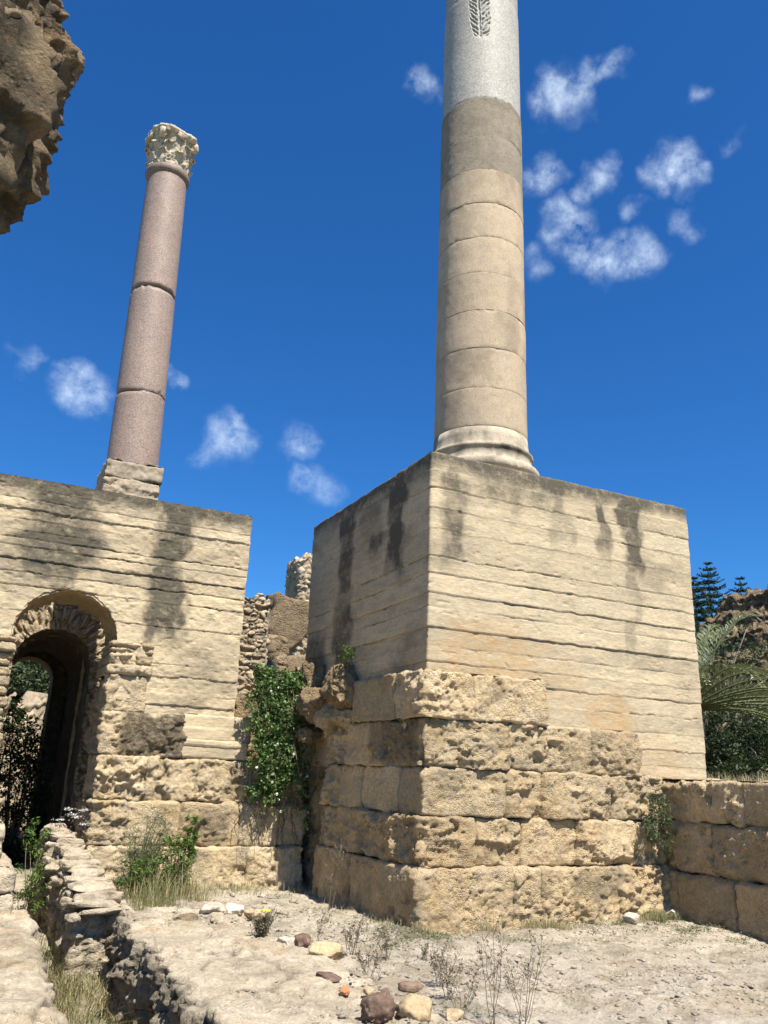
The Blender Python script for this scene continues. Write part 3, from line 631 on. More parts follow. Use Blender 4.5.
# ruins and hill beyond the passage
heap('ruined_wall', -1.6, 2.9, 24, 24.8, -.2, 3.25, 230, M_RUB, 'sunlit broken wall seen far off through the dark passage', 'ruin', 3.4, ds=.05, topn=.2, edge=.2)

# ================================================================== MAIN COLUMN
col = empty('column', 'thick column of pale concrete drums with a carved grey-white top drum, on the central pier', 'column', 'standing columns', (7.47, 11.62, 6.1))
CX, CY = 7.47, 11.62
FA = math.atan2(-CY, -CX)                                # bearing of the footpath side
def revolve(acc, cx, cy, prof, nth, disp=None, lean=(0, 0), zref=0, cap=True):
    """prof: list of (z, r) rows"""
    prof = np.array(prof); nz = len(prof); th = np.linspace(0, 2*PI, nth, endpoint=False)[:, None]
    R_ = prof[:, 1][None]; Zz = prof[:, 0][None]+0*th
    P = np.stack([cx+R_*np.cos(th), cy+R_*np.sin(th), Zz], -1).reshape(-1, 3)
    N = np.stack([np.cos(th)+0*R_, np.sin(th)+0*R_, 0*Zz], -1).reshape(-1, 3)
    d, at = disp(P, N) if disp else (np.zeros(len(P)), {})
    V = P+N*d[:, None]; V[:, 0] += lean[0]*(V[:, 2]-zref); V[:, 1] += lean[1]*(V[:, 2]-zref)
    ng = [np.arange(nth)*nz+nz-1, (np.arange(nth)*nz)[::-1]] if cap else None
    acc.add(V, gridF(nth, nz, 0, True), None, ng, **at)
def drum(z0, z1, r0, r1, seed, mat, nm='drum', ds=.03, amp=.008, joint=.02, tint=0, stain=0, carve=False):
    n = max(6, int((z1-z0)/ds)); zs = np.concatenate([[z0, z0+.006, z0+.02], np.linspace(z0+.035, z1-.035, n), [z1-.02, z1-.006, z1]])
    def disp(P, N):
        f = np.minimum(P[:, 2]-z0, z1-P[:, 2]); js = .35+.65*sstep(-.3, .5, fbm(P, 2.2, 3, seed+1))
        d = amp*fbm(P, 1.5, 4, seed)+.35*amp*fbm(P, 12, 3, seed+2) - joint*js*np.exp(-(f/(.012+.012*js))**2) - joint*1.4*sstep(.5, .8, fbm(P, 6, 3, seed+5))*np.exp(-(f/.05)**2)
        st = stain+min(.4, joint*28)*np.exp(-(f/.03)**2)*js + .35*sstep(.2, .8, fbm(P*[1, 1, .5], 1.6, 4, seed+6)); tt = tint+.07*fbm(P*[1, 1, 1.6], 1.2, 3, seed+7)
        if carve:                                        # palm branch cut into the drum
            ang = (np.arctan2(P[:, 1]-CY, P[:, 0]-CX)-FA+PI) % (2*PI)-PI
            u = ang*.83+.03+.025*fbm(P, 5, 3, 81); v = P[:, 2]-16.05+.04*fbm(P, 7, 3, 82); lean_ = u-(-.045*(v-.5)); 
            stem = np.exp(-(lean_/.022)**2)*sstep(0, .06, v)*(1-sstep(1.75, 1.9, v))
            wl = (.24*np.sin(np.clip((v+.25)/2.2, 0, 1)*PI)**.6)
            ph = (v-np.abs(lean_)*1.15)/.125; lf = np.exp(-(((ph % 1)-.5)/.24)**2)*sstep(.03, .05, np.abs(lean_))*(1-sstep(wl*.9, wl, np.abs(lean_)))*sstep(.02, .1, v)*(1-sstep(1.75, 1.9, v))
            cv = np.maximum(stem, lf)*(.6+.5*sstep(-.4, .3, fbm(P, 9, 3, 77)))
            d = d-.035*cv; st = np.maximum(st, .55*cv)
        return d, {'stain': st, 'tint': tt}
    a = Acc(); revolve(a, CX, CY, np.stack([zs, np.interp(zs, [z0, z1], [r0, r1])], 1), 700 if carve else 260, disp)
    return put(a.build(nm, mat), col)
def RZ(z): return .838-.030*(z-7.4)/10
js = [7.47, 8.18, 8.97, 9.73, 10.50, 11.27, 12.04, 12.80, 13.60, 14.52]
tn = [.0, -.04, .02, -.03, .05, .04, -.05, .03, -.02]
for i in range(9):
    z0, z1 = js[i], js[i+1]; g = i >= 7
    drum(z0, z1, RZ(z0), RZ(z1), 300+i*7, M_DRUMG if g else M_DRUM, tint=tn[i], joint=(.004, .009, .007, .001, .006, .009, .006, .003, .002)[i], stain=.15 if g else 0, ds=.04, amp=.007)
drum(14.53, 17.30, RZ(14.5)-.012, RZ(17.3)-.018, 380, M_MARB, 'carved_drum', ds=.013, joint=.008, carve=True, amp=.003)
drum(17.31, 18.6, RZ(17.4)-.03, RZ(18.5)-.03, 390, M_MARB, 'drum', joint=.012, ds=.05, amp=.004)
def bz(zr): return [(6.1+a_, b_) for a_, b_ in zr]
def arcp(zc, rc, hh, bulge, n=9): return [(zc-hh*math.cos(PI*k/n), rc+bulge*math.sin(PI*k/n)) for k in range(n+1)]
prof = [(6.09, 1.02), (6.24, 1.02)] + arcp(6.34, .99, .09, .06) + [(6.44, .97), (6.455, .94)] + arcp(6.54, .95, -.075, -.05)[::1] + [(6.64, .97), (6.655, .985)] + arcp(6.76, .985, .095, .065) + [(6.87, .965), (6.90, .93), (6.96, .912), (7.06, .905), (7.075, .93), (7.12, .935), (7.135, .90), (7.2, .87), (7.32, .85), (7.455, .842)]
prof = sorted(prof, key=lambda q: q[0])
a = Acc()
revolve(a, CX, CY, prof, 300, lambda P, N: (.006*fbm(P, 4, 4, 5)-.02*sstep(.5, .8, fbm(P, 5, 4, 6)), {'stain': .5*sstep(0, .6, fbm(P, 3, 4, 8))+.55*sstep(6.98, 7.02, P[:, 2])*sstep(-.5, .3, fbm(P, 2, 3, 9)), 'tint': .05+0*P[:, 0]}))
put(a.build('moulded_base', M_BASE), col)
bpb = Acc(); stack(bpb, 6.35, 8.59, 10.5, 12.74, 6.09, 6.16, .05, (), lambda P, N: (0*P[:, 0], {'stain': .3+0*P[:, 0]}), edge=.01, ewid=.02, topn=.004)
put(bpb.build('plinth', M_BASE), col)

# ================================================================== LEFT COLUMN with the capital
gc = empty('column', 'slim reddish granite column with a Corinthian capital, on the left arched pier', 'column', 'standing columns', (1.87, 13.92, 5.91))
LX, LY = 1.83, 13.92
a = Acc(); stack(a, LX-.50, LX+.45, 13.42, 14.42, 5.90, 6.22, .02, ('-X', '-Y', '+X'), ashlar_disp([], [], 400, .5, 5.9, 6.28), r=.04, edge=.03, ewid=.03, seed=400)
stack(a, LX-.49, LX+.46, 13.42, 14.42, 6.225, 6.52, .02, ('-X', '-Y', '+X'), ashlar_disp([], [], 402, .5, 6.22, 6.52, patch=[(0, LX+.05, LX+.6, 5.9, 6.3, .9)]), r=.03, edge=.03, ewid=.03, seed=402, topn=.04)
put(a.build('plinth', M_BASE), gc)
LEAN = (-.017, .0)
def gdrum(z0, z1, r0, r1, seed, broken0=0, broken1=0):
    n = int((z1-z0)/.03); zs = np.concatenate([[z0, z0+.006, z0+.018], np.linspace(z0+.03, z1-.03, n), [z1-.018, z1-.006, z1]])
    def disp(P, N):
        t = np.arctan2(P[:, 1]-LY, P[:, 0]-LX); f0 = P[:, 2]-z0; f1 = z1-P[:, 2]
        f = np.minimum(f0 if broken0 else 9+0*f0, f1 if broken1 else 9+0*f1)
        c = sstep(-.2, .5, fbm(P, 2.5, 3, seed+1))
        d = .004*fbm(P, 2, 4, seed) - (.012+.03*c)*np.exp(-(f/(.018+.02*c))**2) - .03*sstep(.45, .7, fbm(P, 5, 3, seed+4))*np.exp(-(f/.07)**2)
        return d, {'stain': .9*np.exp(-(f/.03)**2)*(.4+.6*c)+.12*sstep(.2, .8, fbm(P, 2, 4, seed+6)), 'tint': .06*fbm(P, 1, 3, seed+7)}
    a = Acc(); revolve(a, LX, LY, np.stack([zs, np.interp(zs, [z0, z1], [r0, r1])], 1), 170, disp, LEAN, 6.6)
    # the breaks run on a slant
    V = a.V[0]; s = (V[:, 0]-LX)*.05+.025*fbm(V*[1, 1, 0], 3, 3, 77)
    V[:, 2] += s*(np.exp(-((V[:, 2]-z0)/.5)**2)*broken0+np.exp(-((V[:, 2]-z1)/.5)**2)*broken1)
    return put(a.build('shaft_section', M_GRAN), gc)
gdrum(6.51, 7.90, .430, .422, 410, 1, 1); gdrum(7.90, 9.98, .422, .402, 417, 1, 1); gdrum(9.98, 12.50, .402, .372, 424, 1, 0)
a = Acc(); revolve(a, LX, LY, [(12.50, .372), (12.52, .395), (12.56, .415), (12.61, .42), (12.66, .41), (12.68, .39), (12.69, .37)], 120, lambda P, N: (.004*fbm(P, 5, 3), {'stain': .25+0*P[:, 0], 'tint': -.1+0*P[:, 0]}), LEAN, 6.6)
put(a.build('necking_ring', M_GRAN), gc)
KX, KY, KZ = LX+LEAN[0]*6.3, LY, 12.68
cap_start = len(gc.children)
cap_names = set(o.name for o in gc.children)
def cap_disp(P, N):
    return .02*fbm(P, 9, 4, 5), {'stain': .4*sstep(.1, .7, fbm(P, 5, 4, 8))}
a = Acc(); revolve(a, KX, KY, [(KZ, .37), (KZ+.06, .38), (KZ+.3, .37), (KZ+.6, .40), (KZ+.85, .46), (KZ+1.0, .53), (KZ+1.08, .55)], 120, cap_disp); put(a.build('bell', M_CAP), gc)
def acanthus(ang, z0, h, wd, r0, curl, seed):
    nu, nv = 17, 26; a = Acc()
    u = np.linspace(-1, 1, nu)[:, None]; t = np.linspace(0, 1, nv)[None]
    lob = 1-.22*np.abs(np.sin(t*PI*4.2))*np.abs(u)**2
    wv = wd*(.75+.45*np.sin(t*PI*.8))*(1-.85*t**6)*lob
    rr = r0+.02+.10*t**2+curl*sstep(.55, 1, t) + .035*(1-u**2)*(1-t*.5) + .02*np.cos(u*PI*3)*(1-.3*t)
    zz = z0+h*t-.16*h*np.clip((t-.8)/.2, 0, 1)**2*1.6 + 0*u
    th = ang+u*wv/rr
    def surf(off):
        R_ = rr+off; return np.stack([KX+R_*np.cos(th), KY+R_*np.sin(th), zz+0*th], -1).reshape(-1, 3)
    f = surf(0); b = surf(-.05)
    f = f + .012*np.stack([fbm(f, 12, 3, seed), fbm(f, 12, 3, seed+1), fbm(f, 12, 3, seed+2)], 1)
    a.add(f, gridF(nu, nv)); a.add(b, gridF(nu, nv)[:, ::-1])
    # rim
    ring = [i*nv for i in range(nu)]+[(nu-1)*nv+j for j in range(1, nv)]+[i*nv+nv-1 for i in range(nu-2, -1, -1)]+[j for j in range(nv-2, 0, -1)]
    ring = np.array(ring); n = nu*nv; nx = np.roll(ring, -1)
    a.Q.append(np.stack([ring, ring+n, nx+n, nx], 1))
    a.A = {'stain': [.35*sstep(.1, .7, fbm(np.concatenate(a.V), 7, 3, seed))], 'tint': [np.full(2*n, float(hash1(np.array([seed]))[0]-.5)*.12)]}
    put(a.build('acanthus_leaf', M_CAP), gc)
for k in range(8): acanthus(k*PI/4+.25, KZ+.01, .50, .17, .37, .12, 500+k)
for k in range(8): acanthus(k*PI/4+.25+PI/8, KZ+.12, .72, .16, .385, .16, 520+k)
for k in range(4):                                        # corner volutes
    an = k*PI/2+.25+PI/8+PI/8; a = Acc(); n = 46; S = []
    for i in range(n):
        t = i/(n-1); ph = t*2.6*2*PI; rr = .15*(1-t*.78)
        S.append((.60+.03-rr*math.cos(ph)*.95, KZ+.93+rr*math.sin(ph)))
    S = np.array([(.42, KZ+.62), (.46, KZ+.75)]+[tuple(q) for q in S]); m_ = 8; th = np.linspace(0, 2*PI, m_, endpoint=False)
    V_ = []
    for i, (r, z) in enumerate(S):
        wd = .045*(1-.4*i/len(S)); V_ += [(r+wd*math.cos(q)*.7, .085*math.sin(q), z+wd*math.cos(q)*.7) for q in th]
    V_ = np.array(V_); c, s = math.cos(an), math.sin(an)
    Wd = np.stack([KX+V_[:, 0]*c-V_[:, 1]*s, KY+V_[:, 0]*s+V_[:, 1]*c, V_[:, 2]], 1)
    Q = gridF(len(S), m_); Q2 = np.stack([np.arange(len(S)-1)*m_+m_-1, np.arange(1, len(S))*m_+m_-1, np.arange(1, len(S))*m_, np.arange(len(S)-1)*m_], 1)
    Wd += .01*np.stack([fbm(Wd, 10, 3, 5), fbm(Wd, 10, 3, 6), fbm(Wd, 10, 3, 7)], 1)
    a.add(Wd, np.concatenate([Q, Q2]), None, [np.arange(m_)[::-1], np.arange(m_)+(len(S)-1)*m_]); put(a.build('volute', M_CAP), gc)
    # flower in the middle of each side
    an2 = an+PI/4; rock_c = (KX+.55*math.cos(an2), KY+.55*math.sin(an2), KZ+.98)
    put(rock_obj('fleuron', rock_c, (.24, .24, .26), 560+k, M_CAP, parent=gc, sub=3, block=0, rough=.35, ridge=.3), gc)
# abacus: four concave sides, broken at the corners
th = np.linspace(0, 2*PI, 220, endpoint=False); off = .25+PI/4
rA = .60+.13*np.abs(np.cos(2*(th-off)))**2.2 - .10*np.clip(fbm(np.stack([np.cos(th), np.sin(th), th*0], 1), 1.5, 3, 9), 0, 1)
rows_ = [(KZ+1.03, .9), (KZ+1.05, .95), (KZ+1.11, .97), (KZ+1.12, 1.0), (KZ+1.19, 1.0), (KZ+1.21, .97), (KZ+1.22, .6)]
P_ = np.stack([np.stack([KX+rA*q*np.cos(th), KY+rA*q*np.sin(th), th*0+z+.05*fbm(np.stack([rA*q*np.cos(th), rA*q*np.sin(th), th*0], 1), 3, 3, 4)*(q < 1.1)*(z > KZ+1.1)], -1) for z, q in rows_], 1).reshape(-1, 3)
P_ += .018*np.stack([fbm(P_, 8, 3, 5), fbm(P_, 8, 3, 6), fbm(P_, 8, 3, 7)], 1)
nr = len(rows_); a = Acc(); a.add(P_, gridF(220, nr, 0, True), None, [np.arange(220)*nr+nr-1, (np.arange(220)*nr)[::-1]], stain=.25*sstep(0, .6, fbm(P_, 5, 3)))
put(a.build('abacus', M_CAP), gc)
for o in gc.children:                                    # the carving is short and stocky
    if o.name in cap_names: continue
    n_ = len(o.data.vertices); co = np.zeros(n_*3, dtype=np.float32); o.data.vertices.foreach_get('co', co); co = co.reshape(-1, 3).astype(float)
    dx, dy = co[:, 0]-KX, co[:, 1]-KY; rr = np.hypot(dx, dy)+1e-6; nr_ = np.where(rr < .36, rr, .36+(rr-.36)*.42)
    co[:, 0] = KX+dx/rr*nr_; co[:, 1] = KY+dy/rr*nr_; co[:, 2] = KZ+(co[:, 2]-KZ)*.66
    co += .028*np.stack([fbm(co, 9, 3, 1), fbm(co, 9, 3, 2), fbm(co, 9, 3, 3)], 1)
    o.data.vertices.foreach_set('co', co.astype(np.float32).ravel()); o.data.update()
#@@PART3
# ================================================================== FOREGROUND LEFT: ledge, trench, low wall
def sweep(acc, prof, y0, y1, ds, seed, facefn):
    prof = np.array(prof); seg = np.hypot(*np.diff(prof, axis=0).T); L = np.concatenate([[0], np.cumsum(seg)])
    s = np.arange(0, L[-1], ds); px = np.interp(s, L, prof[:, 0]); pz = np.interp(s, L, prof[:, 1])
    k = max(1, int(.05/ds)); ker = np.ones(2*k+1)/(2*k+1)
    px = np.convolve(np.pad(px, k, 'edge'), ker, 'valid'); pz = np.convolve(np.pad(pz, k, 'edge'), ker, 'valid')
    tx, tz = np.gradient(px), np.gradient(pz); l = np.hypot(tx, tz); nx, nz = -tz/l, tx/l
    ys = np.arange(y0, y1+ds/2, ds); nu, nv = len(ys), len(s)
    P = np.zeros((nu, nv, 3)); P[..., 0] = px[None]; P[..., 1] = ys[:, None]; P[..., 2] = pz[None]
    N = np.zeros((nu, nv, 3)); N[..., 0] = nx[None]; N[..., 2] = nz[None]
    P = P.reshape(-1, 3); N = N.reshape(-1, 3)
    V, at = facefn(P, N)
    acc.add(V, gridF(nu, nv)[:, ::-1] if True else None, **at)
def terr(P, sc_, seed, n=4, sharp=.16):
    q = (fbm(P*[1, 1, 0], sc_, 5, seed)+1)*n/2; k = np.floor(q); f = q-k
    return (k+sstep(.5-sharp, .5+sharp, f))/n*2-1
# low wall on the right of the trench
lw = empty('low_rubble_wall', 'low broad wall with a flat worn top beside the grassy trench, in the left foreground', 'wall', None, (2.6, 7.5, 0))
def lw_fn(P, N):
    top = sstep(.5, .9, N[:, 2]); y = P[:, 1]
    V = P.copy()
    yy = np.stack([y, y*0, y*0], 1)
    V[:, 0] += (.10*fbm(yy, 1.3, 3, 601)+.035*fbm(yy, 6, 3, 602))*(1-sstep(.5, 1.5, P[:, 0]-1.8))
    W = V + .06*np.stack([fbm(P, 2.5, 3, 1), fbm(P, 2.5, 3, 2), fbm(P, 2.5, 3, 3)], 1)
    f1, f2, c = worley(W*[1, 1, 1.5], 2.7, 605)
    b = sstep(.0, .08, f2-f1)
    e1, e2, ec = worley(W*[1, 1, 1.7], 6.5, 608)
    dface = .10*(c-.4)*sstep(0, .07, f2-f1)+.05*(ec-.5)*sstep(0, .07, e2-e1)+.10*(ridged(P*[1, 1, .55], 4.5, 5, 606)-.4)+.02*fbm(P, 15, 4, 607)
    g1, g2, gc_ = worley(W*[1.0, .8, .02], 1.55, 609)
    crack = np.exp(-((g2-g1)/.05)**2)*sstep(-.3, .4, fbm(P, 2, 3, 610))
    st = ridged(P*[1.2, .7, 0], 1.6, 4, 611)
    dtop = .03*(gc_-.5)-.03*crack+.08*terr(P*[1.3, .8, 1], .9, 611, 6, .07)+.018*terr(P, 3.8, 619, 5, .1)+.006*fbm(P, 16, 4, 612)
    d = dface*(1-top)+dtop*top
    V = V+N*d[:, None]
    endf = sstep(10.45, 11.3, y+.25*fbm(P, 3, 3, 614)); V[:, 2] -= .30*endf*(P[:, 2] > -.5)
    rf = sstep(3.30, 3.42, P[:, 0]+.30*fbm(P, 1.7, 5, 615)); V[:, 2] -= .22*rf
    return V, {'stain': (1-top)*(.55*(1-b)+.55)+top*(.45*crack+.35*sstep(.2, .8, fbm(P, 2.5, 5, 616))), 'tint': (c-.5)*.3*(1-top)+top*(.12*fbm(P, 2, 3, 617)+(gc_-.5)*.12), 'warm': .4*sstep(.1, .7, fbm(P, 1.8, 3, 618))}  # side face: dark joints plus painted shade; top: cracks and blotches
a = Acc(); sweep(a, [(1.86, -.95), (1.80, .06), (1.86, .13), (3.2, .12), (3.9, .02)], 5.0, 11.4, .013, 600, lw_fn)
put(a.build('masonry', M_SLAB), lw)
# stepped run of crumbling slabs leading back to the arch
sw = empty('crumbling_slab_wall', 'narrow crumbling stack of pale flat slabs climbing back to the foot of the arch', 'wall', None, (1.7, 11.5, 0))
a = Acc()
for i, y in enumerate(np.linspace(10.7, 12.75, 6)):
    t = (y-10.7)/2.05; xc = 1.77-.40*t; wd = .60-.28*t; zt = .13+.74*t**.85
    stack(a, xc-wd/2, xc+wd/2, y, 13.2, -.7, zt-.05, .03, ('-X', '-Y', '+X'), rubble_disp((1, 1, 3), 4.5, .05, 620+i), r=.05, edge=.05, ewid=.05, topn=.03, seed=620+i)
put(a.build('core', M_SLAB), sw)
R_ = np.random.default_rng(5)
for i, t in enumerate(np.linspace(0, 1, 21)):
    y = 10.62+2.15*t; xc = 1.77-.40*t+R_.uniform(-.03, .03); wd = (.66-.30*t)*R_.uniform(.8, 1.08); zt = .10+.74*t**.85
    put(rock_obj('slab', (xc, y, zt+R_.uniform(-.02, .03)), (wd, R_.uniform(.26, .40), R_.uniform(.09, .15)), 640+i, M_SLAB, parent=sw, sub=4, block=.8, rough=.10, rot=R_.uniform(-14, 14), facet=.9, tilt=(R_.uniform(-.12, .05), R_.uniform(-.08, .08)), ridge=.06), sw)
for i in range(12):
    t = R_.uniform(0, .9); y = 10.5+2.15*t; sgn = -1 if i % 2 else 1
    put(rock_obj('slab', (1.77-.40*t+sgn*(.30-.12*t), y, .02+.6*t), (.2, .24, .12), 670+i, M_SLAB, parent=sw, sub=3, block=.7, rough=.14, rot=R_.uniform(0, 90), facet=1, ridge=.08), sw)
# paved ledge left of the trench
ld = empty('stone_ledge', 'pale flat stone ledge along the left edge, with big worn paving blocks', 'ledge', None, (0, 8, 0))
def ld_fn(P, N):
    top = sstep(.5, .9, N[:, 2]); V = P.copy(); yy = np.stack([P[:, 1], P[:, 1]*0, P[:, 1]*0], 1)
    V[:, 0] += (.07*fbm(yy, 1.2, 3, 701)+.03*fbm(yy, 6, 3, 702))*sstep(-.6, .6, P[:, 0])
    W = V+.05*np.stack([fbm(P, 2, 3, 1), fbm(P, 2, 3, 2), fbm(P, 2, 3, 3)], 1)
    g1, g2, c = worley(W*[.9, .75, .02], 1.1, 703); crack = np.exp(-((g2-g1)/.035)**2)*sstep(-.5, .1, fbm(P, 1.5, 3, 705))
    d = top*(.045*(c-.5)-.04*crack+.055*terr(P, 1.1, 706, 6, .07)+.018*terr(P, 4.5, 707, 5, .1)+.006*fbm(P, 16, 3, 711)) + (1-top)*(.05*fbm(P, 4, 4, 708))
    return V+N*d[:, None], {'stain': .5*crack+.35*sstep(.1, .7, fbm(P, 2, 4, 709))+(1-top)*.2, 'tint': (c-.5)*.25*top+.08*fbm(P, 3, 3, 710), 'warm': .35*(hash1((c*999).astype(int), 4) > .5)*top}
a = Acc(); sweep(a, [(-3.2, -.02), (.94, -.02), (1.05, -.10), (1.10, -.9)], 5.4, 11.3, .015, 700, ld_fn)
put(a.build('paving', M_SLAB), ld)
for i, (y, zt, x1) in enumerate(((10.95, .50, .84), (11.9, .93, .72))):
    a = Acc(); stack(a, -2.8, x1, y, 13.15, -.3, zt*.5, .022, ('-Y', '+X'), ashlar_disp([-.7], [], 720+i, .9, -.3, zt*.5), r=.06, edge=.05, ewid=.05, topn=.03, seed=720+i)
    stack(a, -2.8, x1-.03, y+.03, 13.15, zt*.5+.01, zt, .022, ('-Y', '+X'), ashlar_disp([-.2], [], 730+i, .9, zt*.5, zt), r=.07, edge=.05, ewid=.05, topn=.04, seed=730+i)
    put(a.build('block', M_SLAB), ld)

# overhanging ruin, top left
ov = empty('overhanging_ruin', 'rugged overhanging lump of ruined masonry jutting in at the top left corner', 'ruin', None, (-2.2, 6.5, 0))
def crag(name, c, size, seed, sub=6):
    bm = bmesh.new(); bmesh.ops.create_icosphere(bm, subdivisions=sub, radius=1)
    S = np.array([v.co[:] for v in bm.verts]); T = np.array([[v.index for v in f.verts] for f in bm.faces]); bm.free()
    n = S.copy(); r_ = np.random.default_rng(seed)
    for _ in range(14):
        q = r_.normal(size=3); q /= np.linalg.norm(q); t = r_.uniform(.6, .9); S = S-np.clip(S@q-t, 0, None)[:, None]*q*.8
    P = S*np.array(size)/2+np.array(c)
    f1, f2, cc = worley(P+.12*np.stack([fbm(P, 2, 3, 1), fbm(P, 2, 3, 2), fbm(P, 2, 3, 3)], 1), 2.6, seed)
    d = .24*fbm(P, .9, 5, seed)+.14*(ridged(P, 1.5, 5, seed+1)-.4)+.09*(cc-.4)*sstep(0, .2, f2-f1)+.05*fbm(P, 4.5, 5, seed+30)+.03*fbm(P*[1, 1, 2], 9, 4, seed+31)+.10*(ridged(P*[1, 1, .5], 3, 5, seed+2)-.3)+.04*fbm(P, 14, 4, seed+3)-.08*sstep(.3, .6, fbm(P, 2.6, 5, seed+12))
    g1, g2, g3 = worley(P+.06*np.stack([fbm(P, 5, 3, 4), fbm(P, 5, 3, 5), fbm(P, 5, 3, 6)], 1), 6.0, seed+20)
    d = d+.035*(g3-.5)*sstep(0, .10, g2-g1)+.035*(ridged(P*[1, 1, .6], 7, 5, seed+21)-.3)+.018*fbm(P, 22, 3, seed+22)
    P = P+n*d[:, None]
    a = Acc(); a.add(P, None, T, stain=.95*sstep(-.45, .35, fbm(P, 1.3, 5, seed+5)), warm=.7*sstep(0, .5, fbm(P, 1.0, 3, seed+6)), tint=(cc-.5)*.3)  # noise-broken dark coat, partly painted shade to deepen the overhang
    return put(a.build(name, M_CLIFF), ov)
crag('overhang', (-1.10, 6.35, 7.22), (2.0, 1.9, 3.7), 801, 7)
crag('overhang', (-.80, 5.75, 6.35), (.95, .7, 1.6), 803, 5)
a = Acc(); stack(a, -3.6, -1.55, 5.4, 7.6, -.4, 8.4, .06, ('-X', '-Y', '+X'), rubble_disp((1, 1, 1.6), 3, .14, 805), r=.3, edge=.2, ewid=.3, topn=.1, seed=805)
put(a.build('support', M_CLIFF), ov)

# ================================================================== LOOSE STONES
def stone(name, x, y, size, seed, mat, label, dz=0, group=None, zbase=None, **k):
    zb = (.09 if 1.9 < x < 3.45 and y < 10.4 else gz(x, y)) if zbase is None else zbase
    k.setdefault('block', .35); k.setdefault('rough', .13)
    return rock_obj(name, (x, y, zb+size[2]*.24+dz), size, seed, mat, label, 'stone', group=group, sub=4, facet=1.0, ridge=.08, rot=seed*37 % 180, **k)
G_ = 'loose stones on the low wall'
stone('stone', 2.93, 5.88, (.30, .22, .20), 901, M_RED, 'dark red-brown angular stone at the bottom edge, left of the ochre one', group=G_)
stone('stone', 3.03, 5.98, (.16, .14, .20), 902, M_RED, 'small reddish stone touching the dark red-brown one at the bottom edge', group=G_)
stone('stone', 3.20, 5.84, (.32, .24, .20), 903, M_YEL, 'rounded ochre stone with a dark cap at the bottom edge', group=G_)
stone('stone', 3.22, 5.93, (.20, .15, .08), 904, M_RED, 'dark flat cap stone lying on the rounded ochre stone', dz=.13, group=G_)
stone('stone', 3.40, 5.62, (.16, .14, .10), 905, M_YEL, 'small yellow stone at the bottom edge, right of the ochre one', group=G_)
stone('stone', 3.14, 8.28, (.20, .22, .14), 906, M_WHT, 'whitish stone beside the flowering weed', group=G_)
stone('stone', 3.26, 8.20, (.22, .18, .15), 907, M_RED, 'purple-brown stone just right of the whitish one', group=G_)
stone('stone', 3.36, 8.45, (.20, .16, .12), 908, M_RED, 'small brown stone behind the purple-brown one', group=G_)
stone('stone', 3.34, 7.80, (.34, .26, .17), 909, M_YEL, 'largest flat yellow stone on the edge of the low wall', group=G_)
stone('stone', 3.45, 7.95, (.16, .16, .14), 910, M_ORG, 'rusty stone on the right flank of the flat yellow one', group=G_)
stone('stone', 2.96, 6.52, (.13, .11, .07), 911, M_ORG, 'small orange brick-like stone on the bare top of the low wall', group=G_)
stone('stone', 3.15, 6.46, (.15, .12, .06), 912, M_YEL, 'thin ochre chip right of the orange brick-like stone', group=G_)
stone('stone', 3.00, 6.92, (.24, .16, .09), 913, M_RED, 'flat brown flake behind the orange brick-like stone', group=G_)
stone('stone', 3.27, 6.42, (.09, .08, .06), 914, M_CLIFF, 'dark grey pebble near the thin ochre chip', group=G_)
stone('stone', 2.55, 9.95, (.28, .2, .10), 915, M_CLIFF, 'grey lichened stone set in the back of the low wall top', group=G_)
stone('stone', 2.95, 10.35, (.45, .35, .16), 916, M_WHT, 'big white stone at the back end of the low wall', group=G_)
stone('stone', 3.18, 10.25, (.30, .25, .16), 917, M_WHT, 'white stone right beside the big white one at the wall end', group=G_)
stone('stone', 3.35, 9.9, (.34, .26, .16), 918, M_YEL, 'yellowish stone behind the flowering weed', group=G_)
stone('stone', 3.45, 10.3, (.2, .18, .12), 919, M_YEL, 'small yellowish stone nearest the pier foot grass', group=G_)
stone('stone', 8.20, 9.12, (.26, .2, .15), 920, M_WHT, 'lone rounded stone against the foot of the central pier', zbase=0.02)
for i, (x, y, s) in enumerate(((2.5, 10.7, .3), (2.25, 10.55, .25), (2.05, 10.45, .22), (2.75, 10.75, .26))):
    stone('stone', x, y, (s, s*.8, s*.45), 930+i, M_SLAB, ('flat pale stone', 'thin pale stone', 'small pale stone', 'worn pale stone')[i]+(' midway along the back end of the low wall', ' by the foot of the slab stack', ' touching the lowest slab of the stack', ' in front of the green corner bush')[i], group=G_)
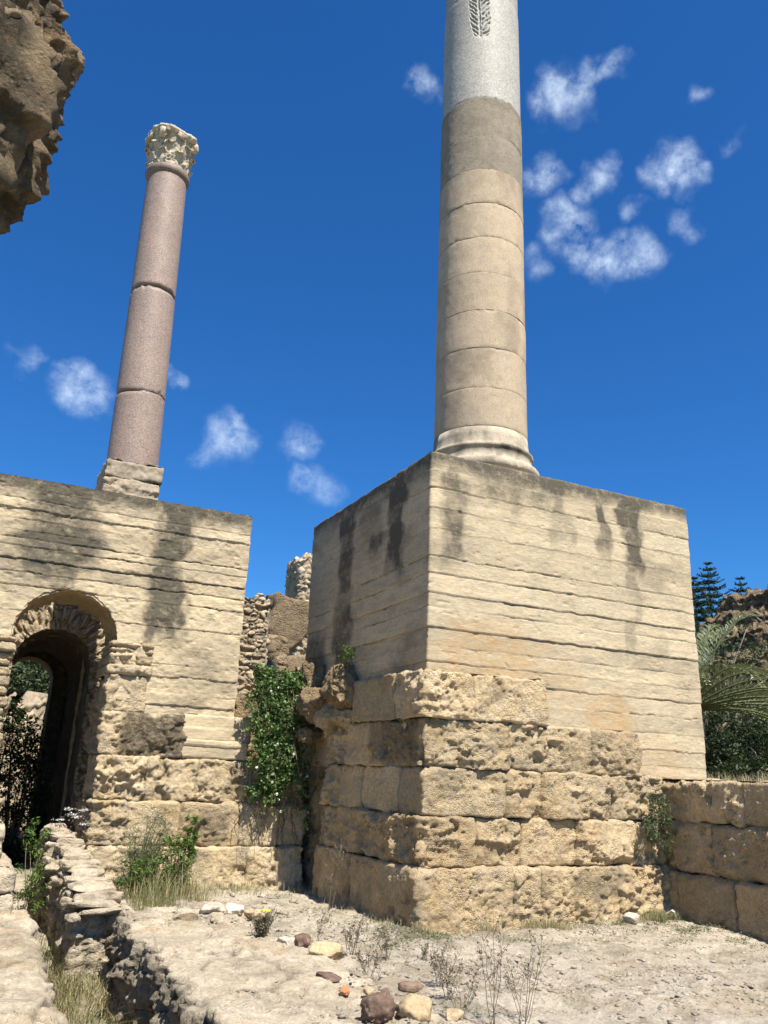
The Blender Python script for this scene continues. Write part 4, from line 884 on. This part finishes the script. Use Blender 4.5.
# gravel: far too many to count
bm = bmesh.new(); bmesh.ops.create_icosphere(bm, subdivisions=1, radius=1); IV = np.array([v.co[:] for v in bm.verts]); IT = np.array([[v.index for v in f.verts] for f in bm.faces]); bm.free()
def pebbles(n, xr, yr, smin, smax, seed, dens=None, zf=None):
    r = np.random.default_rng(seed); x = r.uniform(*xr, n*3); y = r.uniform(*yr, n*3); P = np.stack([x, y, x*0], 1)
    w_ = .25+.75*sstep(-.1, .5, fbm(P, 1.2, 3, seed)); ok = r.uniform(size=len(x)) < w_; P = P[ok][:n]; n = len(P)
    P[:, 2] = ground_z(P) if zf is None else zf(P)
    s = smin+(smax-smin)*r.uniform(size=n)**4
    S = IV[None]*(1+.35*r.normal(size=(n, len(IV), 1)).clip(-1, 1))*(s[:, None, None])*np.stack([r.uniform(.7, 1.4, n), r.uniform(.7, 1.4, n), r.uniform(.25, .55, n)], 1)[:, None]
    a = r.uniform(0, 6.28, n); c, q = np.cos(a)[:, None], np.sin(a)[:, None]
    X = S[..., 0]*c-S[..., 1]*q; Y = S[..., 0]*q+S[..., 1]*c
    V = np.stack([X, Y, S[..., 2]], -1)+P[:, None]; T = (IT[None]+np.arange(n)[:, None, None]*len(IV)).reshape(-1, 3)
    return V.reshape(-1, 3), T, np.repeat(r.uniform(-.25, .2, n), len(IV)), np.repeat((r.uniform(size=n) > .85)*.6, len(IV))
a = Acc()
V, T, tt, wm = pebbles(9000, (3.3, 9.3), (5.3, 10.5), .004, .035, 950); a.add(V, None, T, tint=tt, warm=wm)
ok_top = lambda P: .105+0*P[:, 0]
V, T, tt, wm = pebbles(900, (2.0, 3.4), (5.4, 10.6), .005, .03, 951, zf=ok_top); a.add(V, None, T, tint=tt, warm=wm)
V, T, tt, wm = pebbles(500, (2.2, 5.2), (10.5, 13.2), .01, .07, 952); a.add(V, None, T, tint=tt, warm=wm)
tag(a.build('gravel', M_GND, smooth=False), kind='stuff')
# crumpled paper
a = Acc(); u = np.linspace(-1, 1, 18); U_, V_ = np.meshgrid(u, u, indexing='ij'); P = np.stack([U_.ravel()*.10, V_.ravel()*.075, 0*U_.ravel()], 1)
P[:, 2] = .05+.055*ridged(P, 9, 2, 5)-.5*(P[:, 0]**2+P[:, 1]**2)*2; P2 = P.copy(); P2[:, 2] -= .004
a.add(P, gridF(18, 18)); a.add(P2, gridF(18, 18)[:, ::-1])
lit = a.build('crumpled_paper', M_PAPER); lit.location = (8.93, 9.12, .03); lit.rotation_euler = (.3, .2, .5); tag(lit, 'scrap of crumpled white paper in the grass by the right corner', 'litter')

# ================================================================== PLANTS
def leaves(C, size, asp=.5, seed=0, nrm=None, jit=.9, fold=.25, sv=.35):
    C = np.asarray(C, float); n = len(C); r = np.random.default_rng(seed)
    d = r.normal(size=(n, 3)); d /= np.linalg.norm(d, axis=1)[:, None]
    nn = r.normal(size=(n, 3))*jit + (np.array([0, 0, 1.]) if nrm is None else np.asarray(nrm)); nn /= np.linalg.norm(nn, axis=1)[:, None]
    d = d-nn*(d*nn).sum(1)[:, None]; d /= np.linalg.norm(d, axis=1)[:, None]; s = np.cross(nn, d)
    L = size*(1+sv*r.uniform(-1, 1, n))[:, None]; W = L*asp
    base = C-d*L/2; tip = C+d*L/2; l = C-s*W/2+nn*W*fold; q = C+s*W/2+nn*W*fold
    V = np.stack([base, l, tip, q], 1).reshape(-1, 3); k = np.arange(n)[:, None]*4
    return V, np.concatenate([k+[0, 2, 1], k+[0, 3, 2]])
def tube(acc, pts, r0, r1, m_=5):
    pts = np.asarray(pts, float); n = len(pts); t = np.gradient(pts, axis=0); t /= np.linalg.norm(t, axis=1)[:, None]+1e-9
    ref = np.where(np.abs(t[:, 2:3]) > .9, [[1., 0, 0]], [[0, 0, 1.]]); s = np.cross(t, ref); s /= np.linalg.norm(s, axis=1)[:, None]; b = np.cross(t, s)
    r = np.linspace(r0, r1, n)[:, None]; an = np.linspace(0, 2*PI, m_, endpoint=False)
    V = np.stack([pts+s*r*math.cos(q)+b*r*math.sin(q) for q in an], 1).reshape(-1, 3)
    i = np.arange(n-1)[:, None]*m_; j = np.arange(m_)[None]; k = (j+1) % m_
    acc.add(V, np.stack([i+j, i+k, i+k+m_, i+j+m_], -1).reshape(-1, 4), None, [np.arange(m_)[::-1], (n-1)*m_+np.arange(m_)])
def blades(P, h, w_, lean, seed, seg=3, dirn=None):
    n = len(P); r = np.random.default_rng(seed); a = r.uniform(0, 2*PI, n); la = lean*r.uniform(.2, 1.3, n)
    dx, dy = np.cos(a)*la, np.sin(a)*la
    if dirn is not None: dx += dirn[0]; dy += dirn[1]
    px, py = -np.sin(a), np.cos(a); vs = []
    for k in range(seg+1):
        t = k/seg; wv = w_*(1-t**1.5)/2
        c = P+np.stack([dx*h*t**1.8, dy*h*t**1.8, h*t*(1-.25*la*t)], 1)
        if k < seg: vs += [c+np.stack([px*wv, py*wv, 0*px], 1), c-np.stack([px*wv, py*wv, 0*px], 1)]
        else: vs.append(c)
    V = np.stack(vs, 1).reshape(-1, 3); m_ = 2*seg+1; k = np.arange(n)[:, None]*m_
    Q = np.concatenate([k+[2*i, 2*i+1, 2*i+3, 2*i+2] for i in range(seg-1)]); T = k+[2*seg-2, 2*seg-1, 2*seg]
    return V, Q, T
def scatter(n, xr, yr, seed, scale=2., thr=0., soft=.4, zf=None):
    r = np.random.default_rng(seed); x = r.uniform(*xr, n*6); y = r.uniform(*yr, n*6); P = np.stack([x, y, x*0], 1)
    w_ = sstep(thr-soft/2, thr+soft/2, fbm(P, scale, 3, seed)); P = P[r.uniform(size=len(x)) < w_][:n]
    P[:, 2] = ground_z(P) if zf is None else zf(P); return P
def grass(name, specs, mat, seed):
    a = Acc()
    for i, (P, h, w_, lean) in enumerate(specs):
        r = np.random.default_rng(seed+i); hh = h*r.uniform(.35, 1.1, len(P)); V, Q, T = blades(P, hh, w_, lean, seed+i*3); a.add(V, Q, T)
    return tag(a.build(name, mat, smooth=False), kind='stuff')
tr1 = scatter(1700, (1.0, 1.85), (6.3, 12.6), 1001, 1.6, -.15)
tr2 = scatter(1500, (1.05, 1.8), (6.3, 12.6), 1002, 1.6, -.05)
gr1 = scatter(900, (3.2, 5.1), (12.3, 13.1), 1003, 2, -.2)
gr2 = scatter(420, (6.4, 7.3), (8.85, 9.25), 1004, 3, -.1); gr3 = scatter(450, (8.3, 8.98), (8.9, 9.3), 1005, 3, -.3)
gr4 = scatter(1500, (2.3, 3.4), (11.9, 13.0), 1006, 2, -.4)
gr5 = scatter(500, (2.0, 2.9), (11.3, 12.4), 1007, 2, -.2)
edge_ = scatter(700, (4.2, 5.05), (9.2, 12.4), 1008, 2.5, .05); edge_ = edge_[edge_[:, 0] > 5.0-.12*(1+np.abs(fbm(edge_, 2, 2, 5)))-.1]
edge2 = scatter(2200, (5.0, 9.0), (8.95, 9.26), 1009, 2.5, .02)
ters = scatter(2500, (9.9, 14), (6.5, 12), 1010, 1.5, -.3)
GREEN = [(tr1, .36, .010, 1.0), (gr3, .16, .006, .5), (gr2[:140], .16, .006, .5), (gr4[:300], .50, .007, .8), (gr5, .3, .006, .4), (gr1[:350], .15, .006, .5)]
DRY = [(tr2, .40, .008, 1.15), (gr1[350:], .16, .005, .6), (gr2[140:], .18, .005, .6), (gr4[1050:], .55, .006, .95), (edge_, .11, .004, .7), (edge2, .12, .004, .7), (ters, .22, .007, .6)]
grass('green_grass', GREEN, L_GRASS, 1100); grass('dry_grass', DRY, L_DRY, 1200)
# low creeping growth on the ground near the piers
sp = np.concatenate([scatter(2600, (4.3, 9.0), (8.2, 9.35), 1020, 1.7, .28, .2), scatter(900, (7.3, 9.0), (7.4, 8.9), 1021, 1.6, .25, .2), scatter(500, (4.0, 5.0), (9.5, 12.3), 1022, 2, .2)])
sp[:, 2] += np.random.default_rng(3).uniform(.0, .035, len(sp))
a = Acc(); V, T = leaves(sp, .022, .5, 1023); a.add(V, None, T); tag(a.build('ground_cover', L_GREY, smooth=False), kind='stuff')
sp = np.concatenate([scatter(3500, (3.6, 9.0), (6.0, 9.3), 1030, 1.4, .1, .5), scatter(1800, (2.2, 5.0), (10.4, 13.0), 1031, 1.4, -.2, .5), scatter(1500, (4.6, 9.0), (8.8, 9.3), 1032, 1.8, -.2, .4)])
sp[:, 2] += .008; a = Acc(); V, T = leaves(sp, .045, .09, 1033, jit=.25); a.add(V, None, T); tag(a.build('straw_litter', L_STALK, smooth=False), kind='stuff')

def bush(name, label, cat, blobs, n, size, mat, seed, asp=.5, stems=14, base=None, group=None, zsq=1., clump=.55, wood=L_WOOD):
    """blobs: (x, y, z, rx, ry, rz, weight); leaves gather in clumps on and inside the blobs"""
    r = np.random.default_rng(seed); B = np.array(blobs, float); wts = B[:, 6]/B[:, 6].sum()
    base = base or (B[0, 0], B[0, 1], B[:, 2].min()-B[0, 5])
    e = empty(name, label, cat, group, base)
    nc = max(8, n//26); idx = r.choice(len(B), nc, p=wts); d = r.normal(size=(nc, 3)); d /= np.linalg.norm(d, axis=1)[:, None]
    cc = B[idx, :3]+d*B[idx, 3:6]*(r.uniform(.25, 1.05, nc)**.6)[:, None]
    cr = B[idx, 3:6].mean(1)*.24
    k = r.integers(0, nc, n); C = cc[k]+r.normal(size=(n, 3))*cr[k][:, None]*clump
    a = Acc(); V, T = leaves(C, size, asp, seed+1); a.add(V, None, T); put(a.build('foliage', mat, smooth=False), e)
    a = Acc()
    for i in range(stems):
        t_ = cc[r.integers(0, nc)]; b_ = np.array(base)+r.normal(size=3)*[.06, .06, 0]*max(1, B[0, 3]*.6)
        mid = (b_+t_)/2+r.normal(size=3)*.08*np.linalg.norm(t_-b_)+[0, 0, .1*np.linalg.norm(t_-b_)]
        u = np.linspace(0, 1, 8)[:, None]; pts = (1-u)**2*b_+2*u*(1-u)*mid+u**2*t_
        s_ = max(.004, .010*np.linalg.norm(t_-b_)); tube(a, pts, s_, s_*.3)
    put(a.build('stem', wood), e); return e
# climbing caper between the piers
blobs = [(4.45, 12.95, 3.08, .42, .16, .22, 2.2), (4.35, 12.95, 2.75, .42, .16, .3, 2.6), (4.42, 12.92, 2.35, .45, .16, .3, 2.6), (4.45, 12.9, 1.95, .45, .14, .3, 2.4), (4.5, 12.95, 1.6, .42, .13, .25, 1.8),
         (4.35, 12.95, 1.38, .25, .1, .2, .8), (4.82, 12.9, 2.3, .25, .14, .3, .9), (4.9, 12.85, 1.75, .14, .1, .3, .5), (4.98, 12.8, 1.35, .09, .08, .25, .3), (5.02, 12.75, 1.0, .05, .05, .2, .12), (4.75, 12.98, 3.15, .2, .12, .16, .6), (4.15, 13.0, 3.2, .15, .12, .14, .4)]
cp = bush('climbing_shrub', 'leafy green shrub with small white flowers hanging between the two piers', 'shrub', blobs, 12500, .056, L_CAPER, 1301, .62, 30, base=(4.6, 13.1, 3.0))
r = np.random.default_rng(8); C = np.array([[*(np.array(blobs[i][:3])+r.normal(size=3)*np.array(blobs[i][3:6])*.6)] for i in r.integers(0, 9, 22)]); C[:, 1] -= .12
for c in C:
    nn = np.array([[math.cos(q), -.7, math.sin(q)] for q in np.arange(6)*PI/3]); V, T = leaves(c+nn*[.012, 0, .012], .026, .8, int(c[0]*1e4), nrm=(0, -.8, .5), jit=.25); a = Acc(); a.add(V, None, T)
    put(a.build('flower', L_WHITEF, smooth=False), cp)
r = np.random.default_rng(21); aL = Acc(); aS = Acc()      # trailing strands and bare hanging roots
for q in range(26):
    x0 = r.uniform(4.05, 5.0); z0 = r.uniform(1.5, 3.3) if x0 > 4.2 else r.uniform(2.6, 3.3); L = r.uniform(.35, .95); u = np.linspace(0, 1, 14)
    pts = np.stack([x0+r.normal()*.12*u+.03*np.sin(u*7), 12.86-.10*np.sin(u*PI)+0*u, z0-L*u], 1); tube(aS, pts, .005, .002, 4)
    k_ = r.integers(1, 14, 34); V, T = leaves(pts[k_]+r.normal(size=(34, 3))*.022, .048, .65, 900+q, sv=.6); aL.add(V, None, T)
put(aL.build('trailing_strand', L_CAPER, smooth=False), cp)
for q in range(30):
    x0 = r.uniform(4.0, 4.95); z0 = r.uniform(1.1, 1.6); L = r.uniform(.3, .9); u = np.linspace(0, 1, 12)
    pts = np.stack([x0+.05*np.cumsum(r.normal(size=12))*.5, 13.03-.02*u+.012*r.normal(size=12)-.06*(z0-L*u < .6), z0-L*u], 1); tube(aS, pts, .008, .003, 4)
put(aS.build('hanging_root', L_WOOD), cp)
# corner bush at the foot of the left pier
bush('green_bush', 'fresh green leafy bush at the foot of the left pier', 'bush', [(3.0, 12.5, .45, .24, .2, .42, 1.6), (3.14, 12.45, .75, .13, .1, .28, .8), (2.7, 12.45, .3, .3, .2, .28, 1), (2.45, 12.4, .25, .25, .2, .25, .6)], 4200, .065, L_BUSH, 1310, .28, 20, base=(2.95, 12.6, -.02))
bush('grey_bush', 'tall wispy grey-green bush left of the fresh green one, below the arch jamb', 'bush', [(2.55, 12.65, .65, .32, .2, .42, 2), (2.3, 12.5, .4, .22, .2, .35, 1), (2.75, 12.7, .8, .2, .15, .4, 1)], 3000, .05, L_GREY, 1312, .14, 60, base=(2.5, 12.65, -.02), wood=L_GREY)
bush('wall_shrub', 'dark green shrub rooted in the joint at the right end of the central pier', 'shrub', [(8.82, 9.12, 1.38, .16, .12, .28, 2), (8.85, 9.1, 1.05, .13, .12, .25, 1.2), (8.65, 9.12, 1.15, .13, .1, .2, .7)], 1900, .05, L_GREY, 1314, .3, 16, base=(8.9, 9.25, 1.2))
bush('wall_shrub', 'small green tuft growing on the broken stones at the left of the central pier', 'shrub', [(5.0, 11.45, 3.42, .12, .14, .13, 1)], 420, .04, L_BUSH, 1316, .4, 8, base=(5.08, 11.45, 3.25))
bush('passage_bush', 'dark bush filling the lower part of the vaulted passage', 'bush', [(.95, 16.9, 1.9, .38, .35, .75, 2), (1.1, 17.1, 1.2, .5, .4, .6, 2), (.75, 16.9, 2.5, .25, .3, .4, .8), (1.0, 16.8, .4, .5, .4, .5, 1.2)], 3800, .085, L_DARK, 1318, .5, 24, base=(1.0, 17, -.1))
bush('trench_weed', 'leafy weed standing where the trench meets the dark arch', 'weed', [(1.15, 12.0, .25, .2, .25, .3, 1), (1.1, 12.5, .6, .2, .2, .35, .8)], 900, .06, L_BUSH, 1320, .25, 14, base=(1.15, 12.2, -.3))

def weed(label, x, y, h, n, seed, z=None, flowers=None, spread=.5, fork=4, name='dry_weed', cat='weed', leafy=0, group=None, rad=.0035):
    z = (.09 if 1.9 < x < 3.35 and y < 10.4 else gz(x, y)) if z is None else z
    e = empty(name, label, cat, group, (x, y, z)); r = np.random.default_rng(seed); a = Acc(); tips = []
    for i in range(n):
        b = np.array([x, y, z])+np.array([*r.normal(size=2)*.02, -.02]); an = r.uniform(0, 2*PI); L = h*r.uniform(.6, 1.05); sp_ = spread*r.uniform(.2, 1)
        u = np.linspace(0, 1, 9)[:, None]; tip = b+np.array([math.cos(an)*sp_*L, math.sin(an)*sp_*L, L]); mid = (b+tip)/2+np.array([*r.normal(size=2)*.05*L, .1*L])
        pts = (1-u)**2*b+2*u*(1-u)*mid+u**2*tip; pts += r.normal(size=pts.shape)*.006*L; tube(a, pts, rad, rad*.45, 4); tips.append(tip)
        for q in range(fork):
            k = r.integers(3, 8); s = pts[k]; an2 = r.uniform(0, 2*PI); l2 = L*r.uniform(.12, .3); t2 = s+np.array([math.cos(an2)*l2*.6, math.sin(an2)*l2*.6, l2*.8])
            tube(a, np.linspace(s, t2, 4)+r.normal(size=(4, 3))*.004, rad*.6, rad*.35, 4); tips.append(t2)
    for t_ in tips:                                       # seed heads
        V, T = leaves(t_[None]+r.normal(size=(5, 3))*[.008, .008, .016], .022, .5, int(abs(t_[0])*1e5) % 99991); a.add(V, None, T)
    put(a.build('stem', L_STALK, smooth=False), e)
    if leafy:
        C = np.array(tips)[r.integers(0, len(tips), leafy)]+r.normal(size=(leafy, 3))*.03-[0, 0, .03]; V, T = leaves(C, .03, .4, seed); a = Acc(); a.add(V, None, T); put(a.build('foliage', L_GREY, smooth=False), e)
    if flowers:
        C = np.array(flowers, float)
        for c in C:
            a = Acc()
            for k in range(9):
                an = k*2*PI/9; V, T = leaves((c+[math.cos(an)*.02, math.sin(an)*.02, .0])[None], .03, .6, k, nrm=(0, -.6, 1), jit=.1); a.add(V, None, T)
            put(a.build('flower', L_PETAL, smooth=False), e)
    return e
weed('small bushy weed with one yellow flower, behind the whitish stone', 3.02, 8.72, .26, 34, 1401, spread=.75, flowers=[(3.0, 8.6, .37), (3.03, 8.62, .365)], leafy=160, name='flowering_weed', fork=5)
weed('tall thin dry stalk against the shaded left side of the central pier', 4.62, 10.7, 1.05, 3, 1402, spread=.22, fork=6)
WG = 'dry weeds on the bare ground'
for i, (x, y, h, n, lb) in enumerate(((3.69, 8.0, .34, 10, 'dry twiggy weed just right of the flat yellow stone'), (3.95, 7.75, .28, 9, 'dry twiggy weed leaning away beside the first one by the yellow stone'),
      (4.36, 7.75, .16, 5, 'small dry weed out on the bare ground left of centre'), (3.95, 6.75, .34, 9, 'dry weed behind the stones at the bottom edge'), (3.75, 6.3, .28, 7, 'low dry weed close behind the rounded ochre stone'),
      (3.72, 5.62, .80, 5, 'tallest dry stalks at the bottom edge, right of centre'), (3.98, 5.62, .62, 4, 'thin pale upright stalks right of the tallest dry ones'), (3.55, 5.75, .40, 6, 'bushy dry stalks right of the small yellow stone'),
      (4.10, 5.75, .5, 3, 'sparse outermost stalk of the dry weeds at the bottom edge'), (3.62, 8.7, .3, 5, 'thin dry weed standing by the pale ground behind the stones'), (3.5, 7.2, .3, 9, 'dry weed on the crumbled right edge of the low wall'))):
    weed(lb, x, y, h, n, 1410+i, spread=.35 if h > .5 else .6, fork=5, group=WG, rad=.0036 if h > .5 else .0026)
for i, (x, y, z, h, lb) in enumerate(((1.62, 12.4, .35, .75, 'umbel weed with pale flower heads in front of the dark arch'), (1.35, 12.7, .5, .6, 'second umbel weed farther left in front of the dark arch'))):
    e = weed(lb, x, y, h, 3, 1440+i, z=z, spread=.2, fork=3, name='umbel_weed')
    r = np.random.default_rng(1450+i)
    for q in range(3):
        a = Acc()
        c = np.array([x+r.uniform(-.1, .18), y-.05, z+h*(1.0-.12*q)]); C = c+r.normal(size=(50, 3))*[.035, .03, .010]; V, T = leaves(C, .02, .8, 5+q, jit=.3); a.add(V, None, T)
        put(a.build('flower', L_WHITEF, smooth=False), e)

# ------------------------------------------------------------------ palm, undergrowth and ruin on the right
pm = empty('palm_tree', 'palm with long arching grey-green fronds behind the right end of the central pier', 'palm', None, (13.95, 13.4, 2.6))
a = Acc(); th = np.linspace(0, 1, 14); tube(a, np.stack([13.95+0*th, 13.4+0*th, 2.0+1.5*th], 1), .34, .28, 14); put(a.build('trunk', L_WOOD), pm)
r = np.random.default_rng(77)
for i in range(36):
    an = i*2.39996; el = math.radians(6+50*((i*.618) % 1)); L = r.uniform(3.0, 4.2); n = 26; p = np.array([13.95, 13.4, 3.3]); d = np.array([math.cos(an)*math.cos(el), math.sin(an)*math.cos(el), math.sin(el)])
    pts = [p]; 
    for k in range(n): d = d+np.array([0, 0, -.008-.085*(k/n)**1.4]); d /= np.linalg.norm(d); p = p+d*L/n; pts.append(p)
    pts = np.array(pts); a = Acc(); tube(a, pts, .028, .006, 4)
    t = np.gradient(pts, axis=0); t /= np.linalg.norm(t, axis=1)[:, None]; s = np.cross(t, [0, 0, 1.]); s /= np.linalg.norm(s, axis=1)[:, None]; up_ = np.cross(s, t)
    m_ = 58; u = np.linspace(.10, 1, m_)*n; k0 = np.clip(u.astype(int), 0, n-1); f = (u-k0)[:, None]; C = pts[k0]*(1-f)+pts[np.minimum(k0+1, n)]*f
    for sg in (-1, 1):
        tt = t[k0]; ss = s[k0]*sg; uu = up_[k0]; l = (.34*np.sin(np.clip(np.linspace(.12, 1.02, m_), 0, 1)*PI*.86+.25)**.8*r.uniform(.85, 1.1, m_))[:, None]
        dr = tt*.85+ss*.62+uu*.42+r.normal(size=(m_, 3))*.16; dr /= np.linalg.norm(dr, axis=1)[:, None]
        tip = C+dr*l-np.array([0, 0, .10])*l; mid = C+dr*l*.5+uu*.01; wv = np.cross(dr, uu)*.022
        V = np.stack([C, mid-wv, tip, mid+wv], 1).reshape(-1, 3); kk = np.arange(m_)[:, None]*4; a.add(V, None, np.concatenate([kk+[0, 1, 2], kk+[0, 2, 3]]))
    put(a.build('frond', L_PALM, smooth=False), pm)
bush('undergrowth_bush', 'dark tangled bush at the foot of the palm', 'bush', [(15.2, 14.2, 2.8, .6, .5, .6, 1), (16.0, 14.5, 3.0, .7, .5, .7, 1.3), (13.3, 11.8, 2.2, .7, .4, .45, 1), (14.4, 12.4, 2.35, .7, .4, .5, 1), (12.2, 10.9, 1.95, .5, .4, .2, .4)], 6000, .10, L_DARK, 1501, .4, 40, base=(15.4, 14.2, 2.2))
bush('undergrowth_bush', 'dark bush right of the palm foot, under the ruin', 'bush', [(16.4, 13.9, 2.7, .8, .5, .6, 1), (17.6, 14.2, 2.9, .9, .6, .7, 1)], 3000, .11, L_DARK, 1502, .35, 50, base=(16.8, 14, 2.0))
bush('undergrowth_bush', 'tall dark bush directly behind the palm crown', 'bush', [(15.6, 15.4, 4.2, 1.2, .9, 1.5, 1.2), (17.2, 15.6, 4.4, 1.2, .9, 1.6, 1), (18.6, 15.8, 4.6, 1.2, .8, 1.6, 1)], 2600, .13, L_DARK, 1503, .45, 50, base=(16.6, 15.6, 2.6))
def strata_disp(seed):
    def f(P, N):
        z = P[:, 2]+.22*fbm(P*[1, 1, .3], .7, 3, seed)+.03*fbm(P, 5, 3, seed+1); k = np.floor(z*4.2); fr_ = z*4.2-k
        h = hash1(k+100, seed); f1, f2, c = worley(np.stack([P[:, 0]+P[:, 1], z*0+k*7.3, z*0], 1), 1.6, seed)
        d = .26*(h-.4)+.14*(c-.5)-.16*np.exp(-((1-fr_)/.13)**2)+.14*fbm(P, 1.3, 4, seed+3)+.03*fbm(P, 12, 3, seed+4)
        return d, {'stain': .7*np.exp(-((1-fr_)/.15)**2)+.4*sstep(0, .6, fbm(P, 1.2, 4, seed+5)), 'tint': (c-.5)*.4, 'warm': .3+0*z}
    return f
rr_ = empty('layered_ruin', 'layered brown stone ruin rising at the right edge behind the palm', 'ruin', None, (22.5, 18.5, 2))
for j, (x0, x1, y0, z0, z1) in enumerate(((20.6, 28, 17.0, 1.2, 5.6), (21.3, 28, 17.3, 5.5, 6.5), (22.0, 28, 17.6, 6.45, 7.2), (22.9, 28, 17.9, 7.15, 8.1))):
    a = Acc(); stack(a, x0, x1, y0, 20.5, z0, z1, .05, ('-X', '-Y'), rubble_disp((.4, .4, 2.8), 3.4, .11, 1520, dark=.3), r=.35, edge=.2, ewid=.25, topn=.18, seed=1520+j); put(a.build('masonry', M_CLIFF), rr_)

# ------------------------------------------------------------------ distant conifers and the wooded hill
def conifer(label, x, y, H, seed, zb=0):
    e = empty('conifer_tree', label, 'tree', 'distant conifers', (x, y, zb)); r = np.random.default_rng(seed)
    a = Acc(); u = np.linspace(0, 1, 16); tube(a, np.stack([x+.1*np.sin(u*5), y+0*u, zb+H*u], 1), .34, .03, 8); put(a.build('trunk', L_WOOD), e)
    a = Acc(); z = H-.35; 
    while z > H*.25:
        d = H-z; L = min(4.2, .30+.50*d)*r.uniform(.88, 1.08); nb = 6 if d < 1.5 else 8; ph = r.uniform(0, 6)
        for k in range(nb):
            an = ph+k*2*PI/nb+r.uniform(-.12, .12); l = L*r.uniform(.8, 1.08); uu = np.linspace(0, 1, 7); rise = .16*l
            pts = np.stack([x+math.cos(an)*l*uu, y+math.sin(an)*l*uu, zb+z+rise*uu+(-.12*l*np.sin(uu*PI)) ], 1); tube(a, pts, .03+.01*l, .012, 4)
            q = max(14, int(l*26)); t = r.uniform(.15, 1.0, q); C = np.stack([np.interp(t, uu, pts[:, j]) for j in range(3)], 1); wd = (.30*(1.08-t)*min(1.3, l)+.04)[:, None]
            pr = np.array([-math.sin(an), math.cos(an), 0]); C = C+pr*r.uniform(-1, 1, (q, 1))*wd*1.6+[0, 0, .05]
            V, T = leaves(C, .34, .30, seed+k, nrm=(0, 0, .6), jit=.7); a.add(V, None, T)
        z -= .62+.03*d
    put(a.build('crown', L_PINE, smooth=False), e)
conifer('taller distant conifer, the left one above the palm fronds', 66.7, 60, 22.6, 1601, 1.8)
conifer('smaller distant conifer, right of the taller one by the ruin top', 71.9, 60.5, 21.8, 1602, 1.8)
conifer('third distant conifer half hidden by the concrete edge of the central pier', 63.5, 59, 20.4, 1603, 1.8)
P = scatter(2600, (-7, 12), (48, 63), 1610, .5, -.6); r = np.random.default_rng(4)
k = r.integers(0, len(P), 30000); C = P[k]+np.abs(r.normal(size=(len(k), 3)))*[.0, 0, 1.0]+r.normal(size=(len(k), 3))*[.6, .6, .3]
a = Acc(); V, T = leaves(C, .30, .6, 1611); a.add(V, None, T); tag(a.build('hill_scrub', L_DARK, smooth=False), kind='stuff')
